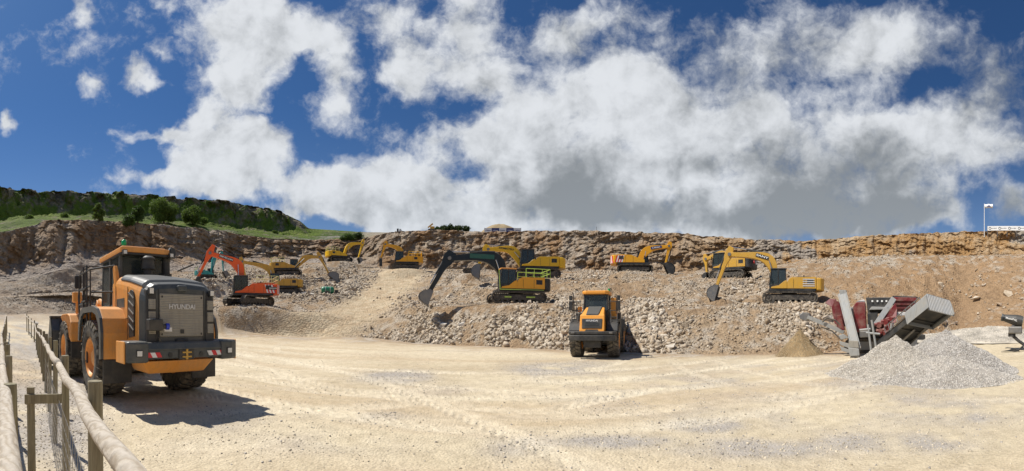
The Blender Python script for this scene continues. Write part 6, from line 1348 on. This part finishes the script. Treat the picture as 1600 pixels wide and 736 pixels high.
for k in range(5):
    rq = random.Random(90 + k); px = rq.uniform(5, 470); t = rq.random(); py = 338 + 22 * t + max(0, px - 250) * .09 
    bush(px, py, 100 + 6 * (1 - t), rq.uniform(1.6, 3.6), rq.uniform(.6, 1.3), 'small low shrub dotted over the grassy hillside', LEAF[1], 60 + k, group='shrubs scattered over the hillside')

# ------------------------------------------------------------------ timber fences on the left
WOOD, nt_, b_ = newmat('weathered_wood')
tc_ = nt_.nodes.new('ShaderNodeTexCoord'); mp_ = nt_.nodes.new('ShaderNodeMapping'); nt_.links.new(tc_.outputs['Object'], mp_.inputs[0]); mp_.inputs['Scale'].default_value = (3, 3, 3)
n_1 = tex_noise(nt_, mp_.outputs[0], 6, 8, .7); wv_ = nt_.nodes.new('ShaderNodeTexWave'); wv_.bands_direction = 'Y'; wv_.inputs['Scale'].default_value = 2.6; wv_.inputs['Distortion'].default_value = 11; wv_.inputs['Detail'].default_value = 4; nt_.links.new(mp_.outputs[0], wv_.inputs[0])
c_ = mixrgb(nt_, .55, ramp(nt_, n_1, [(.3, (.30, .24, .175)), (.5, (.46, .40, .32)), (.75, (.60, .55, .47))]), ramp(nt_, wv_.outputs['Fac'], [(.0, (.36, .29, .21)), (.25, (.50, .44, .35)), (1, (.56, .50, .42))]))
nt_.links.new(c_, b_.inputs['Base Color']); b_.inputs['Roughness'].default_value = .9; bump(nt_, b_, wv_.outputs['Fac'], .5, .006)
POSTW, nt_, b_ = newmat('post_wood'); tc_ = nt_.nodes.new('ShaderNodeTexCoord'); mp_ = nt_.nodes.new('ShaderNodeMapping'); nt_.links.new(tc_.outputs['Object'], mp_.inputs[0]); mp_.inputs['Scale'].default_value = (22, 22, 1.6)
n_1 = tex_noise(nt_, mp_.outputs[0], 1.4, 8, .7); n_2 = tex_noise(nt_, tc_.outputs['Object'], 2.2, 4, .6)
c_ = mixrgb(nt_, n_2, ramp(nt_, n_1, [(.3, (.13, .12, .06)), (.7, (.30, .28, .16))]), ramp(nt_, n_1, [(.3, (.16, .12, .08)), (.7, (.38, .32, .24))])); nt_.links.new(c_, b_.inputs['Base Color']); b_.inputs['Roughness'].default_value = .9; bump(nt_, b_, n_1, .7, .006)
WIRE = paint('wire', (.34, .34, .34), .4, .1, metal=.7)
def arc(pts):
    P = [Vector(p) for p in pts]; L_ = [0]
    for a, b in zip(P[:-1], P[1:]): L_.append(L_[-1] + (b - a).length)
    def f(s):
        for i in range(len(P) - 1):
            if s <= L_[i + 1] or i == len(P) - 2:
                t = (s - L_[i]) / (L_[i + 1] - L_[i]); return P[i].lerp(P[i + 1], t), (P[i + 1] - P[i]).normalized()
    return f, L_[-1]
def fence(line, label, spacing, start, h, rail_r, side, seed, mesh_to=13, rail_h=1.10):
    root = empty('fence', (line[0][0], line[0][1], 0), 0, label, 'fence', None); o = Vector((line[0][0], line[0][1], 0)); rq = random.Random(seed)
    f, LL = arc(line); s = start; k = 0; posts = []
    while s < LL:
        p, t = f(s); n = Vector((-t.y, t.x)) * side; q = p + n * .075; gz = ground_z(q.x, q.y); hh = h + rq.uniform(-.05, .06); lean = Vector((rq.uniform(-.05, .05), rq.uniform(-.05, .05), 0)); m = MB(); r = rq.uniform(.038, .047)
        a = Vector((q.x, q.y, gz - .25)) - o; b = a + Vector((0, 0, hh + .25)) + lean; mid = a.lerp(b, .5) + Vector((rq.uniform(-.006, .006), 0, 0)); m.cyl(a, mid, r, r * .98, 12); m.cyl(mid, b, r * .98, r * .94, 12); m.build('post', POSTW, root, .006); posts.append((s, q)); s += spacing * rq.uniform(.94, 1.06)
    # rail logs butted end to end
    s = 0.0; seg = spacing * 2
    while s < LL - .5:
        e = min(s + seg, LL); m = MB(); K = 10; pts = []
        for i in range(K + 1):
            p, t = f(s + (e - s) * i / K); gz = ground_z(p.x, p.y); pts.append(Vector((p.x, p.y, gz + rail_h + .018 * math.sin(i * 1.7 + seed + s) + rq.uniform(-.008, .008))) - o + Vector((rq.uniform(-.006, .006), rq.uniform(-.006, .006), 0)))
        rr = [rail_r * (1.08 - .16 * i / K) * rq.uniform(.97, 1.03) for i in range(K + 1)]; NS = 14; vs = []
        for i, p in enumerate(pts):
            t = (pts[min(i + 1, K)] - pts[max(i - 1, 0)]).normalized(); sx = t.cross(Vector((0, 0, 1))).normalized(); up = sx.cross(t)
            for j in range(NS): a = 2 * math.pi * j / NS; w_ = 1 + .05 * math.sin(3 * a + i) ; vs.append(p + (sx * math.cos(a) + up * math.sin(a)) * rr[i] * w_)
        m.add(vs, [(i * NS + j, i * NS + (j + 1) % NS, (i + 1) * NS + (j + 1) % NS, (i + 1) * NS + j) for i in range(K) for j in range(NS)] + [tuple(range(NS)), tuple(range(K * NS, K * NS + NS))]); m.build('rail', WOOD, root, smooth=True); s = e + .004
    # stock wire
    m = MB(); ew = min(mesh_to, LL); rw = .0022
    def wp(s, z): p, t = f(s); n = Vector((-t.y, t.x)) * side; q = p + n * .018; return Vector((q.x, q.y, ground_z(q.x, q.y) + z)) - o
    zs = [.06 + .13 * i for i in range(8)]; st = .5
    for z in zs:
        s = 0
        while s < ew: a, b = wp(s, z), wp(min(s + st, ew), z); m.cyl(a, b, rw, n=4); s += st
    s = 0
    while s < ew * .75: m.cyl(wp(s, zs[0]), wp(s, zs[-1]), rw, n=4); s += .15
    m.build('wire_netting', WIRE, root); return f, posts
FR = [(.19, .25), (-.96, .61), (-4.38, 1.74), (-8.6, 3.15), (-15, 5.3), (-25, 8.5), (-33, 10.3)]
FL = [(.12, .0), (-1.13, .30), (-5, 1.24), (-12, 2.95), (-20, 4.95), (-32, 8.3)]
fr, pr = fence(FR, 'timber post and rail fence with wire netting running past the wheel loader', 1.95, 2.15, 1.52, .037, -1, 3, mesh_to=9, rail_h=1.37)
fl_, pl_ = fence(FL, 'second timber fence at the left edge, parallel to the one beside the loader', 1.9, 2.5, 1.42, .037, -1, 9, mesh_to=6, rail_h=1.37)
a, t = fr(4.25); n_ = Vector((t.y, -t.x)); v = -n_; v = Vector((-.25, -1, 0)).normalized(); Ln = .40; zz = .98
root = empty('fence_brace', (a.x, a.y + .05, ground_z(a.x, a.y)), math.atan2(v.y, v.x), 'short plank and stub post between the two timber fences', 'fence brace')
m = MB(); m.box((-.02, -.015, zz - .05), (Ln, .015, zz + .05)); m.build('board', POSTW, root, .004)
m = MB(); m.cyl((Ln - .09, -.06, -.3), (Ln - .07, -.06, zz + .12), .046, .044, 12); m.build('post', POSTW, root, .005)
